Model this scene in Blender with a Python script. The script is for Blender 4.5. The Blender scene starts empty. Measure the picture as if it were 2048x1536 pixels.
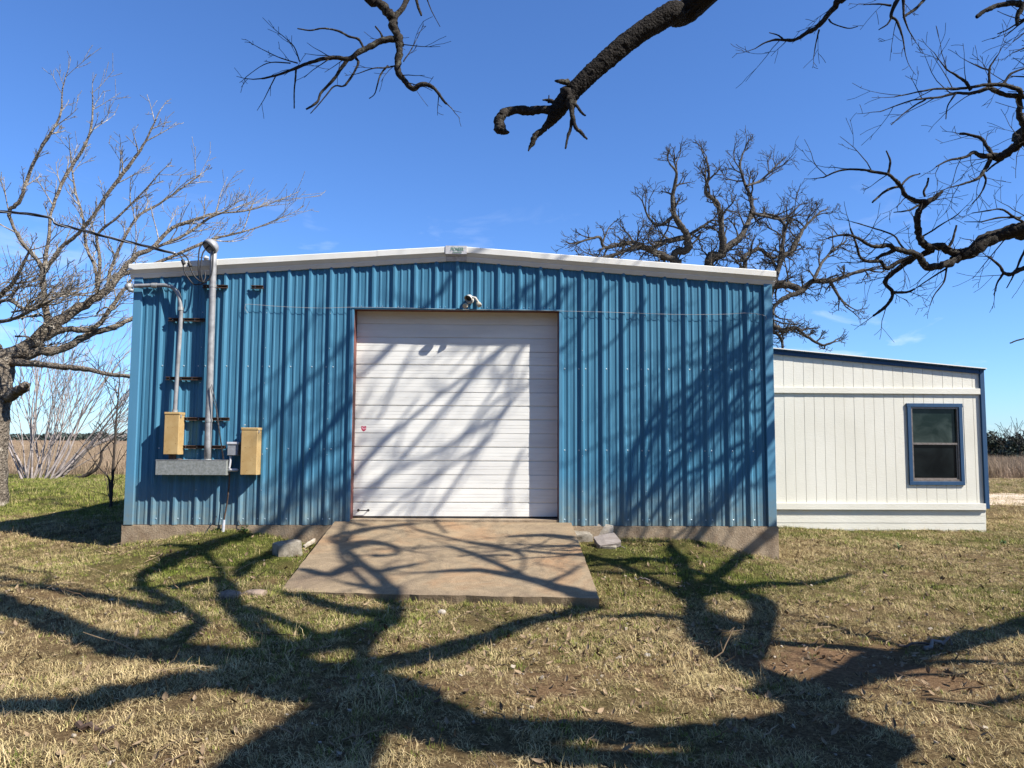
import bpy, math, random
import numpy as np
from mathutils import Vector, Matrix, noise as mnoise

rnd = random.Random(7)
nrg = np.random.default_rng(11)
scene = bpy.context.scene
COL = scene.collection

# ------------------------------------------------------------------ camera
F_PX, CAM_H = 1480.0, 1.70                       # focal length in photo pixels (2048 wide)
YAW, PITCH, ROLL = (math.radians(a) for a in (1.343, 4.310, 0.313))
_fw = np.array([math.sin(YAW)*math.cos(PITCH), math.cos(YAW)*math.cos(PITCH), math.sin(PITCH)])
_r0 = np.array([math.cos(YAW), -math.sin(YAW), 0.0])
_u0 = np.cross(_r0, _fw)
CR = math.cos(ROLL)*_r0 + math.sin(ROLL)*_u0
CU = -math.sin(ROLL)*_r0 + math.cos(ROLL)*_u0
CC = np.array([0.0, 0.0, CAM_H])
cam_data = bpy.data.cameras.new('camera')
cam_data.sensor_fit = 'HORIZONTAL'
cam_data.sensor_width = 36.0
cam_data.lens = 36.0*F_PX/2048.0
cam_data.clip_start = 0.05
cam_data.clip_end = 6000.0
cam = bpy.data.objects.new('camera', cam_data)
M = Matrix.Identity(4)
for i in range(3):
    M[i][0], M[i][1], M[i][2], M[i][3] = CR[i], CU[i], -_fw[i], CC[i]
cam.matrix_world = M
COL.objects.link(cam)
scene.camera = cam

# ------------------------------------------------------------------ sky, sun, exposure
SUN_AZ, SUN_EL = math.radians(61.0), math.radians(44.0)
LIGHT = Vector((-math.cos(SUN_EL)*math.sin(SUN_AZ), math.cos(SUN_EL)*math.cos(SUN_AZ), -math.sin(SUN_EL)))
TO_SUN = -LIGHT
KX, KY = TO_SUN.x/TO_SUN.z, TO_SUN.y/TO_SUN.z    # metres sideways per metre of height, towards the sun
world = bpy.data.worlds.new('World')
scene.world = world
world.use_nodes = True
wn, wl = world.node_tree.nodes, world.node_tree.links
wn.clear()
w_out = wn.new('ShaderNodeOutputWorld')
w_bg = wn.new('ShaderNodeBackground')
w_bg.inputs['Strength'].default_value = 0.068
sky = wn.new('ShaderNodeTexSky')
sky.sky_type = 'NISHITA'
sky.sun_disc = False
sky.sun_elevation = SUN_EL
sky.sun_rotation = math.atan2(TO_SUN.x, TO_SUN.y)
sky.altitude = 150.0
sky.air_density = 1.0
sky.dust_density = 0.2
sky.ozone_density = 3.0
w_tc = wn.new('ShaderNodeTexCoord')
w_map = wn.new('ShaderNodeMapping')
w_map.inputs['Scale'].default_value = (2.2, 2.2, 6.5)
w_map.inputs['Location'].default_value = (0.35, 0.2, 0.0)
w_noise = wn.new('ShaderNodeTexNoise')
w_noise.inputs['Scale'].default_value = 3.3
w_noise.inputs['Detail'].default_value = 7.0
w_noise.inputs['Roughness'].default_value = 0.55
w_noise.inputs['Distortion'].default_value = 0.6
w_ramp = wn.new('ShaderNodeValToRGB')
w_ramp.color_ramp.elements[0].position = 0.56
w_ramp.color_ramp.elements[1].position = 0.76
w_sep = wn.new('ShaderNodeSeparateXYZ')
w_low = wn.new('ShaderNodeMapRange')             # thin cloud thickens towards the horizon
w_low.inputs['From Min'].default_value = 0.33
w_low.inputs['From Max'].default_value = 0.02
w_low.inputs['To Min'].default_value = 0.0
w_low.inputs['To Max'].default_value = 0.8
w_mul = wn.new('ShaderNodeMath'); w_mul.operation = 'MULTIPLY'
w_mix = wn.new('ShaderNodeMixRGB')
w_mix.inputs['Color2'].default_value = (8.5, 9.4, 11.0, 1.0)
wl.new(w_tc.outputs['Generated'], w_map.inputs['Vector'])
wl.new(w_map.outputs['Vector'], w_noise.inputs['Vector'])
wl.new(w_noise.outputs['Fac'], w_ramp.inputs['Fac'])
wl.new(w_tc.outputs['Generated'], w_sep.inputs['Vector'])
wl.new(w_sep.outputs['Z'], w_low.inputs['Value'])
wl.new(w_ramp.outputs['Color'], w_mul.inputs[0])
wl.new(w_low.outputs['Result'], w_mul.inputs[1])
wl.new(w_mul.outputs[0], w_mix.inputs['Fac'])
w_tint = wn.new('ShaderNodeMixRGB'); w_tint.blend_type = 'MULTIPLY'; w_tint.inputs['Fac'].default_value = 1.0
w_tint.inputs['Color2'].default_value = (0.72, 1.05, 1.54, 1.0)       # the deep, clear blue of a dry winter day
wl.new(sky.outputs['Color'], w_tint.inputs['Color1'])
wl.new(w_tint.outputs['Color'], w_mix.inputs['Color1'])
wl.new(w_mix.outputs['Color'], w_bg.inputs['Color'])
wl.new(w_bg.outputs['Background'], w_out.inputs['Surface'])

sun_data = bpy.data.lights.new('sun', 'SUN')
sun_data.energy = 5.0
sun_data.angle = math.radians(0.53)
sun_data.color = (1.0, 0.962, 0.905)
sun = bpy.data.objects.new('sun', sun_data)
sun.rotation_mode = 'QUATERNION'
sun.rotation_quaternion = LIGHT.to_track_quat('-Z', 'Y')
sun.location = (20, -12, 25)
COL.objects.link(sun)

scene.render.engine = 'CYCLES'
scene.view_settings.view_transform = 'Standard'
scene.view_settings.look = 'None'
scene.view_settings.gamma = 1.0
scene.view_settings.use_curve_mapping = False
scene.view_settings.exposure = 0.97
scene.cycles.max_bounces = 6
scene.cycles.diffuse_bounces = 3
scene.cycles.transparent_max_bounces = 8

# ------------------------------------------------------------------ helpers: pixels to places
def ray(px, py): return _fw*F_PX + CR*(px-1024.0) + CU*(768.0-py)
def at_y(px, py, y):
    d = ray(px, py); return CC + d*(y/d[1])
def project(p):
    q = np.asarray(p, float)-CC; d = q@_fw
    return 1024+F_PX*(q@CR)/d, 768-F_PX*(q@CU)/d

WALL_Y = 10.946
XL, XR, ZB = -5.329, 4.16, 0.451
DXL, DXR, DZT, DZB = -2.093, 0.955, 3.626, 0.552
PEAK_X = -0.586
def rake_z(x): return 4.362 - 0.0672*abs(x-PEAK_X)

# ground heights: thin-plate spline through measured spots
CTRL = np.array([(0,-6,0),(-8,-4,0),(8,-4,0),(-4,3,0),(4,3,0),(0,5,0),(-7,6,.03),(7,6,-.03),(-3.4,7,.03),(3.5,7.4,-.05),
 (-2.5,8.1,.03),(-.6,7.7,-.045),(1.2,7.7,-.095),(-5.34,10.9,.135),(-4.03,10.9,.34),(-3.6,10.9,.36),(-2.8,10.9,.20),(-2.45,9.6,.11),
 (-2.9,9.4,.12),(-4,9.3,.12),(-5.6,9.0,.06),(-.6,9.6,-.05),(-.6,10.6,-.02),(1.2,10.9,.24),(1.85,10.9,.26),(3.03,10.9,.21),(3.77,10.9,.03),(4.16,10.9,-.056),
 (1.3,9.2,.02),(3,9.2,.02),(5.5,11,-.07),(5.7,15,-.04),(10.1,15,-.1),(8,12,-.08),(-8,12,.12),(-10,16,.12),(-9.5,19,.2),(-13,24,.12),(-19,31,.02),
 (15,21,0),(22,30,0),(-1,24,0),(8,26,0),(-30,40,0),(40,55,0),(0,45,0),(-25,10,0),(25,8,0)], float)
def _tps(r): return np.where(r > 1e-9, r*r*np.log(np.maximum(r, 1e-9)), 0.0)
_n = len(CTRL)
_A = np.zeros((_n+3, _n+3))
_A[:_n, :_n] = _tps(np.linalg.norm(CTRL[:, None, :2]-CTRL[None, :, :2], axis=2)) + np.eye(_n)*0.02
_A[:_n, _n] = 1; _A[:_n, _n+1:] = CTRL[:, :2]
_A[_n, :_n] = 1; _A[_n+1:, :_n] = CTRL[:, :2].T
_w = np.linalg.solve(_A, np.concatenate([CTRL[:, 2], np.zeros(3)]))
def ground(x, y):
    x = np.asarray(x, float); y = np.asarray(y, float)
    sh = x.shape
    p = np.stack([x.ravel(), y.ravel()], 1)
    out = np.empty(len(p))
    for i in range(0, len(p), 20000):
        q = p[i:i+20000]
        k = _tps(np.linalg.norm(q[:, None]-CTRL[None, :, :2], axis=2))
        out[i:i+20000] = k@_w[:_n] + _w[_n] + q@_w[_n+1:]
    d = np.linalg.norm(p-np.array([0., 12.]), axis=1)
    out *= np.clip((48-d)/20, 0, 1)
    near = np.clip((30-d)/15, 0, 1)
    out += near*(0.012*np.sin(p[:, 0]*2.3+1.1*np.sin(p[:, 1]*1.7)) + 0.009*np.sin(p[:, 1]*4.1+1.7*np.sin(p[:, 0]*3.1)) + 0.005*np.sin(p[:, 0]*9.1+p[:, 1]*7.3))
    return out.reshape(sh)
def gz(x, y): return float(ground(np.array([x]), np.array([y]))[0])
def on_ground(px, py):
    d = ray(px, py); t = (0-CAM_H)/d[2] if d[2] < 0 else 1.0
    for _ in range(12):
        p = CC+d*t
        t = (gz(p[0], p[1])-CAM_H)/d[2]
    return CC+d*t

# ------------------------------------------------------------------ helpers: materials
def srgb(r, g, b): return tuple(((c/255)/12.92 if c/255 <= .04045 else ((c/255+.055)/1.055)**2.4) for c in (r, g, b))
def new_mat(name):
    m = bpy.data.materials.new(name); m.use_nodes = True
    nt = m.node_tree
    return m, nt.nodes, nt.links, nt.nodes['Principled BSDF']
def nd(n, kind, **kw):
    o = n.new(kind)
    for k, v in kw.items():
        if k in o.inputs: o.inputs[k].default_value = v
        else: setattr(o, k, v)
    return o
def mat(name, col, col2=None, scale=6.0, rough=0.6, metal=0.0, bump=0.0, bump_scale=None, stretch=(1, 1, 1), spec=0.4, detail=6.0, contrast=(0.35, 0.65)):
    """a plain procedural surface: two colours mottled by noise, with fine relief"""
    m, n, l, b = new_mat(name)
    b.inputs['Roughness'].default_value = rough
    b.inputs['Metallic'].default_value = metal
    b.inputs['Specular IOR Level'].default_value = spec
    tc = nd(n, 'ShaderNodeTexCoord'); mp = nd(n, 'ShaderNodeMapping'); mp.inputs['Scale'].default_value = stretch
    l.new(tc.outputs['Object'], mp.inputs['Vector'])
    ns = nd(n, 'ShaderNodeTexNoise', Scale=scale, Detail=detail, Roughness=0.6)
    l.new(mp.outputs['Vector'], ns.inputs['Vector'])
    rp = nd(n, 'ShaderNodeValToRGB')
    rp.color_ramp.elements[0].position, rp.color_ramp.elements[1].position = contrast
    rp.color_ramp.elements[0].color = (*col, 1)
    rp.color_ramp.elements[1].color = (*(col2 or col), 1)
    l.new(ns.outputs['Fac'], rp.inputs['Fac'])
    l.new(rp.outputs['Color'], b.inputs['Base Color'])
    if bump:
        n2 = nd(n, 'ShaderNodeTexNoise', Scale=bump_scale or scale*4, Detail=8.0, Roughness=0.65)
        l.new(mp.outputs['Vector'], n2.inputs['Vector'])
        bp = nd(n, 'ShaderNodeBump', Strength=1.0, Distance=bump)
        l.new(n2.outputs['Fac'], bp.inputs['Height'])
        l.new(bp.outputs['Normal'], b.inputs['Normal'])
    return m

# ------------------------------------------------------------------ helpers: meshes and things
def mesh_obj(name, verts, faces, material, parent=None, smooth=False):
    me = bpy.data.meshes.new(name)
    verts = np.asarray(verts, float)
    me.from_pydata([tuple(v) for v in verts], [], [tuple(f) for f in faces])
    if smooth: me.polygons.foreach_set('use_smooth', [True]*len(me.polygons))
    if material: me.materials.append(material)
    me.update()
    o = bpy.data.objects.new(name, me); COL.objects.link(o)
    if parent: o.parent = parent
    return o
class MB:
    """collects shapes for one mesh (world coordinates, made local to an origin when built)"""
    def __init__(s): s.v = []; s.f = []
    def add(s, vs, fs):
        k = len(s.v); s.v += [tuple(map(float, v)) for v in vs]; s.f += [tuple(i+k for i in f) for f in fs]
    def box(s, a, b, bev=0.0):
        x0, y0, z0 = a; x1, y1, z1 = b
        if bev <= 0:
            s.add([(x0,y0,z0),(x1,y0,z0),(x1,y1,z0),(x0,y1,z0),(x0,y0,z1),(x1,y0,z1),(x1,y1,z1),(x0,y1,z1)],
                  [(0,3,2,1),(4,5,6,7),(0,1,5,4),(1,2,6,5),(2,3,7,6),(3,0,4,7)])
        else:                                     # chamfered front edges (towards -y) and top
            e = bev
            s.add([(x0+e,y0,z0+e),(x1-e,y0,z0+e),(x1-e,y0,z1-e),(x0+e,y0,z1-e),(x0,y0+e,z0),(x1,y0+e,z0),(x1,y0+e,z1),(x0,y0+e,z1),
                   (x0,y1,z0),(x1,y1,z0),(x1,y1,z1),(x0,y1,z1)],
                  [(0,1,2,3),(0,4,5,1),(1,5,6,2),(2,6,7,3),(3,7,4,0),(4,8,9,5),(5,9,10,6),(6,10,11,7),(7,11,8,4),(8,11,10,9)])
    def prism(s, poly, axis, a, b):
        """poly: 2D outline; axis 'x': poly is (y,z) swept x a..b; 'y': (x,z); 'z': (x,y)"""
        def P(u, v, t): return {'x': (t,u,v), 'y': (u,t,v), 'z': (u,v,t)}[axis]
        n = len(poly)
        s.add([P(u,v,a) for u, v in poly]+[P(u,v,b) for u, v in poly],
              [tuple(range(n))[::-1], tuple(range(n, 2*n))]+[(i,(i+1)%n,n+(i+1)%n,n+i) for i in range(n)])
    def tube(s, pts, radii, sides=8, caps=True, jitter=0.0, seed=0):
        v, f = tube_geo(pts, radii, sides, caps, jitter, seed); s.add(v, f)
    def lathe(s, c, d, prof, sides=16):
        """prof: (distance along d, radius)"""
        d = Vector(d).normalized(); a = d.orthogonal().normalized(); b = d.cross(a); c = Vector(c)
        vs = []; fs = []
        for t, r in prof:
            for k in range(sides):
                an = 2*math.pi*k/sides
                vs.append(c+d*t+(a*math.cos(an)+b*math.sin(an))*r)
        for i in range(len(prof)-1):
            for k in range(sides):
                fs.append((i*sides+k, i*sides+(k+1)%sides, (i+1)*sides+(k+1)%sides, (i+1)*sides+k))
        fs.append(tuple(range(sides))[::-1]); fs.append(tuple((len(prof)-1)*sides+k for k in range(sides)))
        s.add(vs, fs)
    def build(s, name, material, parent=None, origin=None, smooth=False):
        v = np.array(s.v, float)
        if origin is None: origin = (0, 0, 0) if parent is None else tuple(parent.location)
        o = mesh_obj(name, v-np.array(origin), s.f, material, parent, smooth)
        if parent is None: o.location = origin
        return o
def tube_geo(pts, radii, sides=8, caps=True, jitter=0.0, seed=0):
    pts = np.asarray(pts, float); n = len(pts)
    radii = np.broadcast_to(np.asarray(radii, float), (n,))
    tg = np.gradient(pts, axis=0); tg /= np.maximum(np.linalg.norm(tg, axis=1, keepdims=True), 1e-9)
    a = np.cross(tg[0], (0.0, 0.0, 1.0) if abs(tg[0][2]) < 0.9 else (1.0, 0.0, 0.0)); a /= np.linalg.norm(a)
    ang = np.arange(sides)*2*math.pi/sides
    ca, sa = np.cos(ang)[:, None], np.sin(ang)[:, None]
    V = np.empty((n*sides, 3))
    for i in range(n):
        a = a-tg[i]*(a@tg[i]); a /= max(np.linalg.norm(a), 1e-9)
        b = np.cross(tg[i], a)
        r = radii[i]
        if jitter: r = r*(1+jitter*(nrg.random((sides, 1))*2-1))
        V[i*sides:(i+1)*sides] = pts[i]+(ca*a+sa*b)*r
    F = []
    for i in range(n-1):
        o = i*sides
        for k in range(sides):
            k2 = (k+1) % sides
            F.append((o+k, o+k2, o+sides+k2, o+sides+k))
    if caps:
        F.append(tuple(range(sides))[::-1]); F.append(tuple((n-1)*sides+k for k in range(sides)))
    return V, F
def tag(o, label, cat, group=None):
    o['label'] = label; o['category'] = cat
    if group: o['group'] = group
    return o
def structure(o): o['kind'] = 'structure'; return o
def stuff(o): o['kind'] = 'stuff'; return o
def thing(name, label, cat, loc, group=None):
    o = bpy.data.objects.new(name, None); o.location = loc; o.empty_display_size = 0.2
    COL.objects.link(o)
    return tag(o, label, cat, group)
def smooth_path(pts, per=4):
    """Catmull-Rom through rows of numbers"""
    P = np.asarray(pts, float); n = len(P); out = []
    for i in range(n-1):
        p0, p1, p2, p3 = P[max(i-1, 0)], P[i], P[i+1], P[min(i+2, n-1)]
        for k in range(per):
            t = k/per
            out.append(0.5*((2*p1)+(-p0+p2)*t+(2*p0-5*p1+4*p2-p3)*t*t+(-p0+3*p1-3*p2+p3)*t**3))
    out.append(P[-1]); return np.array(out)

# ------------------------------------------------------------------ materials
MAT = {}
def blue_paint(name, a, b):
    m, n, l, bs = new_mat(name)
    tc = nd(n, 'ShaderNodeTexCoord')
    mp = nd(n, 'ShaderNodeMapping'); mp.inputs['Scale'].default_value = (5.0, 5.0, 0.35)
    l.new(tc.outputs['Object'], mp.inputs['Vector'])
    streak = nd(n, 'ShaderNodeTexNoise', Scale=2.2, Detail=8.0, Roughness=0.7)
    l.new(mp.outputs['Vector'], streak.inputs['Vector'])
    rp = nd(n, 'ShaderNodeValToRGB')
    rp.color_ramp.elements[0].position, rp.color_ramp.elements[1].position = 0.32, 0.68
    rp.color_ramp.elements[0].color = (*a, 1); rp.color_ramp.elements[1].color = (*b, 1)
    l.new(streak.outputs['Fac'], rp.inputs['Fac'])
    # rain-splashed dirt and chalking along the foot of the sheets
    sep = nd(n, 'ShaderNodeSeparateXYZ'); l.new(tc.outputs['Object'], sep.inputs['Vector'])
    foot = nd(n, 'ShaderNodeMapRange'); l.new(sep.outputs['Z'], foot.inputs['Value'])
    foot.inputs['From Min'].default_value, foot.inputs['From Max'].default_value = ZB+0.75, ZB
    ns = nd(n, 'ShaderNodeTexNoise', Scale=9.0, Detail=6.0); l.new(tc.outputs['Object'], ns.inputs['Vector'])
    foot.inputs['To Max'].default_value = 1.5
    mu = nd(n, 'ShaderNodeMath', operation='MULTIPLY', use_clamp=True); l.new(foot.outputs['Result'], mu.inputs[0]); l.new(ns.outputs['Fac'], mu.inputs[1])
    mx = nd(n, 'ShaderNodeMixRGB'); mx.inputs['Color2'].default_value = (0.16, 0.20, 0.19, 1)
    l.new(mu.outputs[0], mx.inputs['Fac']); l.new(rp.outputs['Color'], mx.inputs['Color1'])
    l.new(mx.outputs['Color'], bs.inputs['Base Color'])
    bs.inputs['Roughness'].default_value = 0.5
    bs.inputs['Specular IOR Level'].default_value = 0.2
    wv = nd(n, 'ShaderNodeTexNoise', Scale=1.6, Detail=2.0); l.new(tc.outputs['Object'], wv.inputs['Vector'])
    bp = nd(n, 'ShaderNodeBump', Strength=0.5, Distance=0.012); l.new(wv.outputs['Fac'], bp.inputs['Height'])
    l.new(bp.outputs['Normal'], bs.inputs['Normal'])
    return m
MAT['blue'] = blue_paint('blue_painted_steel', (0.036, 0.135, 0.218), (0.068, 0.200, 0.296))
MAT['blue_trim'] = blue_paint('blue_trim_steel', (0.07, 0.205, 0.32), (0.085, 0.23, 0.345))
MAT['navy'] = mat('navy_painted_wood', (0.008, 0.044, 0.105), (0.013, 0.058, 0.125), 14, 0.6, bump=0.002, stretch=(1, 1, .2))
MAT['white_trim'] = mat('white_painted_trim', (0.70, 0.68, 0.61), (0.77, 0.75, 0.68), 3, 0.6, spec=.2)
MAT['door_white'] = mat('white_door_enamel', (0.64, 0.625, 0.575), (0.79, 0.77, 0.70), 1.7, 0.55, spec=.15, stretch=(.5, 1, 2.2), contrast=(.25, .6))
MAT['red_oxide'] = mat('red_oxide_primer', (0.10, 0.035, 0.03), (0.20, 0.075, 0.06), 9, 0.75)
MAT['concrete'] = mat('foundation_concrete', (0.22, 0.155, 0.095), (0.34, 0.26, 0.17), 5, 0.9, bump=0.012, bump_scale=38)
MAT['galv'] = mat('galvanised_steel', (0.22, 0.225, 0.215), (0.36, 0.365, 0.355), 26, 0.55, metal=0.3)
MAT['galv_mottle'] = mat('weathered_galvanised_sheet', (0.19, 0.20, 0.18), (0.34, 0.35, 0.33), 32, 0.55, metal=0.3, contrast=(.3, .7))
MAT['pipe'] = mat('grey_conduit_steel', (0.20, 0.20, 0.20), (0.33, 0.33, 0.325), 9, 0.55, metal=0.2)
MAT['strut'] = mat('rusty_strut_steel', (0.03, 0.022, 0.018), (0.12, 0.075, 0.05), 22, 0.7, metal=0.2)
MAT['tan_box'] = mat('yellowed_fibreglass', (0.42, 0.26, 0.09), (0.55, 0.40, 0.18), 7, 0.5, contrast=(.3, .75))
def tan_mat():
    m = mat('yellowed_fibreglass', (0.37, 0.235, 0.09), (0.47, 0.335, 0.155), 5, 0.6, contrast=(.3, .75), spec=.25)
    n, l = m.node_tree.nodes, m.node_tree.links; b = n['Principled BSDF']; src = b.inputs['Base Color'].links[0].from_socket
    tc = nd(n, 'ShaderNodeTexCoord'); v = nd(n, 'ShaderNodeTexNoise', Scale=55.0, Detail=3.0, Roughness=.6); l.new(tc.outputs['Object'], v.inputs['Vector'])
    r = nd(n, 'ShaderNodeValToRGB'); r.color_ramp.elements[0].position, r.color_ramp.elements[1].position = 0.63, 0.68; l.new(v.outputs['Fac'], r.inputs['Fac'])
    x = nd(n, 'ShaderNodeMixRGB'); x.inputs['Color2'].default_value = (0.22, 0.115, 0.04, 1); l.new(r.outputs['Color'], x.inputs['Fac']); l.new(src, x.inputs['Color1']); l.new(x.outputs['Color'], b.inputs['Base Color'])
    return m
MAT['tan_box'] = tan_mat()
MAT['grey_box'] = mat('grey_plastic', (0.20, 0.21, 0.22), (0.27, 0.28, 0.29), 18, 0.5)
MAT['grey_lid'] = mat('pale_grey_plastic', (0.42, 0.42, 0.43), (0.52, 0.52, 0.53), 18, 0.5)
MAT['black'] = mat('black_cable_rubber', (0.012, 0.012, 0.013), (0.03, 0.03, 0.03), 30, 0.6)
MAT['alu_wire'] = mat('bare_aluminium_wire', (0.35, 0.35, 0.34), (0.5, 0.5, 0.48), 30, 0.4, metal=0.6)
MAT['string'] = mat('pale_cord', (0.25, 0.25, 0.24), (0.36, 0.35, 0.33), 30, 0.8)
MAT['screw'] = mat('screw_head', (0.38, 0.48, 0.52), (0.5, 0.6, 0.64), 30, 0.35, metal=0.5)
MAT['green_ink'] = mat('faded_green_ink', (0.05, 0.19, 0.13), (0.20, 0.32, 0.26), 45, 0.7)
MAT['sign_white'] = mat('chalky_sign_plate', (0.42, 0.40, 0.40), (0.58, 0.58, 0.57), 25, 0.7)
MAT['red_ink'] = mat('red_sticker', (0.38, 0.012, 0.05), (0.5, 0.03, 0.09), 30, 0.5)
MAT['pink_ink'] = mat('pale_pink_sticker', (0.75, 0.45, 0.5), (0.8, 0.6, 0.62), 30, 0.5)
MAT['dark_metal'] = mat('dark_handle_metal', (0.03, 0.025, 0.025), (0.09, 0.08, 0.075), 30, 0.45, metal=0.6)
MAT['lamp_white'] = mat('yellowed_lamp_metal', (0.33, 0.32, 0.28), (0.56, 0.54, 0.48), 40, 0.6)
MAT['lamp_rust'] = mat('corroded_lamp_holder', (0.30, 0.25, 0.15), (0.55, 0.51, 0.42), 60, 0.7)
MAT['bronze'] = mat('bronze_window_metal', (0.16, 0.13, 0.105), (0.24, 0.2, 0.17), 20, 0.45, metal=0.5)
MAT['inside'] = mat('dim_interior', (0.05, 0.06, 0.055), (0.075, 0.08, 0.075), 3, 0.9)
MAT['rock'] = mat('pinkish_rock', (0.13, 0.095, 0.07), (0.29, 0.215, 0.16), 16, 0.9, bump=0.01)
MAT['block'] = mat('weathered_block', (0.16, 0.135, 0.10), (0.29, 0.255, 0.20), 14, 0.95, bump=0.008, bump_scale=60)
MAT['block_pale'] = mat('pale_block', (0.33, 0.28, 0.21), (0.46, 0.40, 0.32), 14, 0.95, bump=0.006, bump_scale=60)
MAT['board'] = mat('grey_weathered_board', (0.16, 0.13, 0.11), (0.27, 0.235, 0.205), 20, 0.9, stretch=(.3, 2, 2), bump=0.004)

def siding_mat():
    m, n, l, b = new_mat('white_painted_siding')
    tc = nd(n, 'ShaderNodeTexCoord')
    mp = nd(n, 'ShaderNodeMapping'); mp.inputs['Scale'].default_value = (1.0, 1.0, 4.0)
    l.new(tc.outputs['Object'], mp.inputs['Vector'])
    a = nd(n, 'ShaderNodeTexNoise', Scale=9.0, Detail=8.0, Roughness=0.7, Distortion=1.4); l.new(mp.outputs['Vector'], a.inputs['Vector'])
    c = nd(n, 'ShaderNodeTexNoise', Scale=0.8, Detail=3.0); l.new(tc.outputs['Object'], c.inputs['Vector'])
    rp = nd(n, 'ShaderNodeValToRGB')
    rp.color_ramp.elements[0].position, rp.color_ramp.elements[1].position = 0.3, 0.7
    rp.color_ramp.elements[0].color = (0.60, 0.565, 0.46, 1); rp.color_ramp.elements[1].color = (0.68, 0.645, 0.54, 1)
    l.new(c.outputs['Fac'], rp.inputs['Fac']); l.new(rp.outputs['Color'], b.inputs['Base Color'])
    b.inputs['Roughness'].default_value = 0.7
    bp = nd(n, 'ShaderNodeBump', Strength=0.8, Distance=0.006); l.new(a.outputs['Fac'], bp.inputs['Height'])
    l.new(bp.outputs['Normal'], b.inputs['Normal'])
    return m
MAT['siding'] = siding_mat()

def glass_mat(name, tint, dirt):
    m, n, l, b = new_mat(name)
    tc = nd(n, 'ShaderNodeTexCoord')
    ns = nd(n, 'ShaderNodeTexNoise', Scale=2.4, Detail=6.0, Distortion=0.8); l.new(tc.outputs['Object'], ns.inputs['Vector'])
    rp = nd(n, 'ShaderNodeValToRGB')
    rp.color_ramp.elements[0].position, rp.color_ramp.elements[1].position = 0.42, 0.72
    rp.color_ramp.elements[0].color = (*tint, 1); rp.color_ramp.elements[1].color = (*dirt, 1)
    l.new(ns.outputs['Fac'], rp.inputs['Fac']); l.new(rp.outputs['Color'], b.inputs['Base Color'])
    b.inputs['Roughness'].default_value = 0.1
    b.inputs['Specular IOR Level'].default_value = 0.16
    return m
MAT['pane_hazy'] = glass_mat('dusty_green_reflection_glass', (0.010, 0.018, 0.015), (0.05, 0.066, 0.058))  # green of reflected trees is put into the dusty pane's colour
MAT['pane_dark'] = glass_mat('dark_glass', (0.004, 0.006, 0.007), (0.012, 0.016, 0.017))

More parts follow.
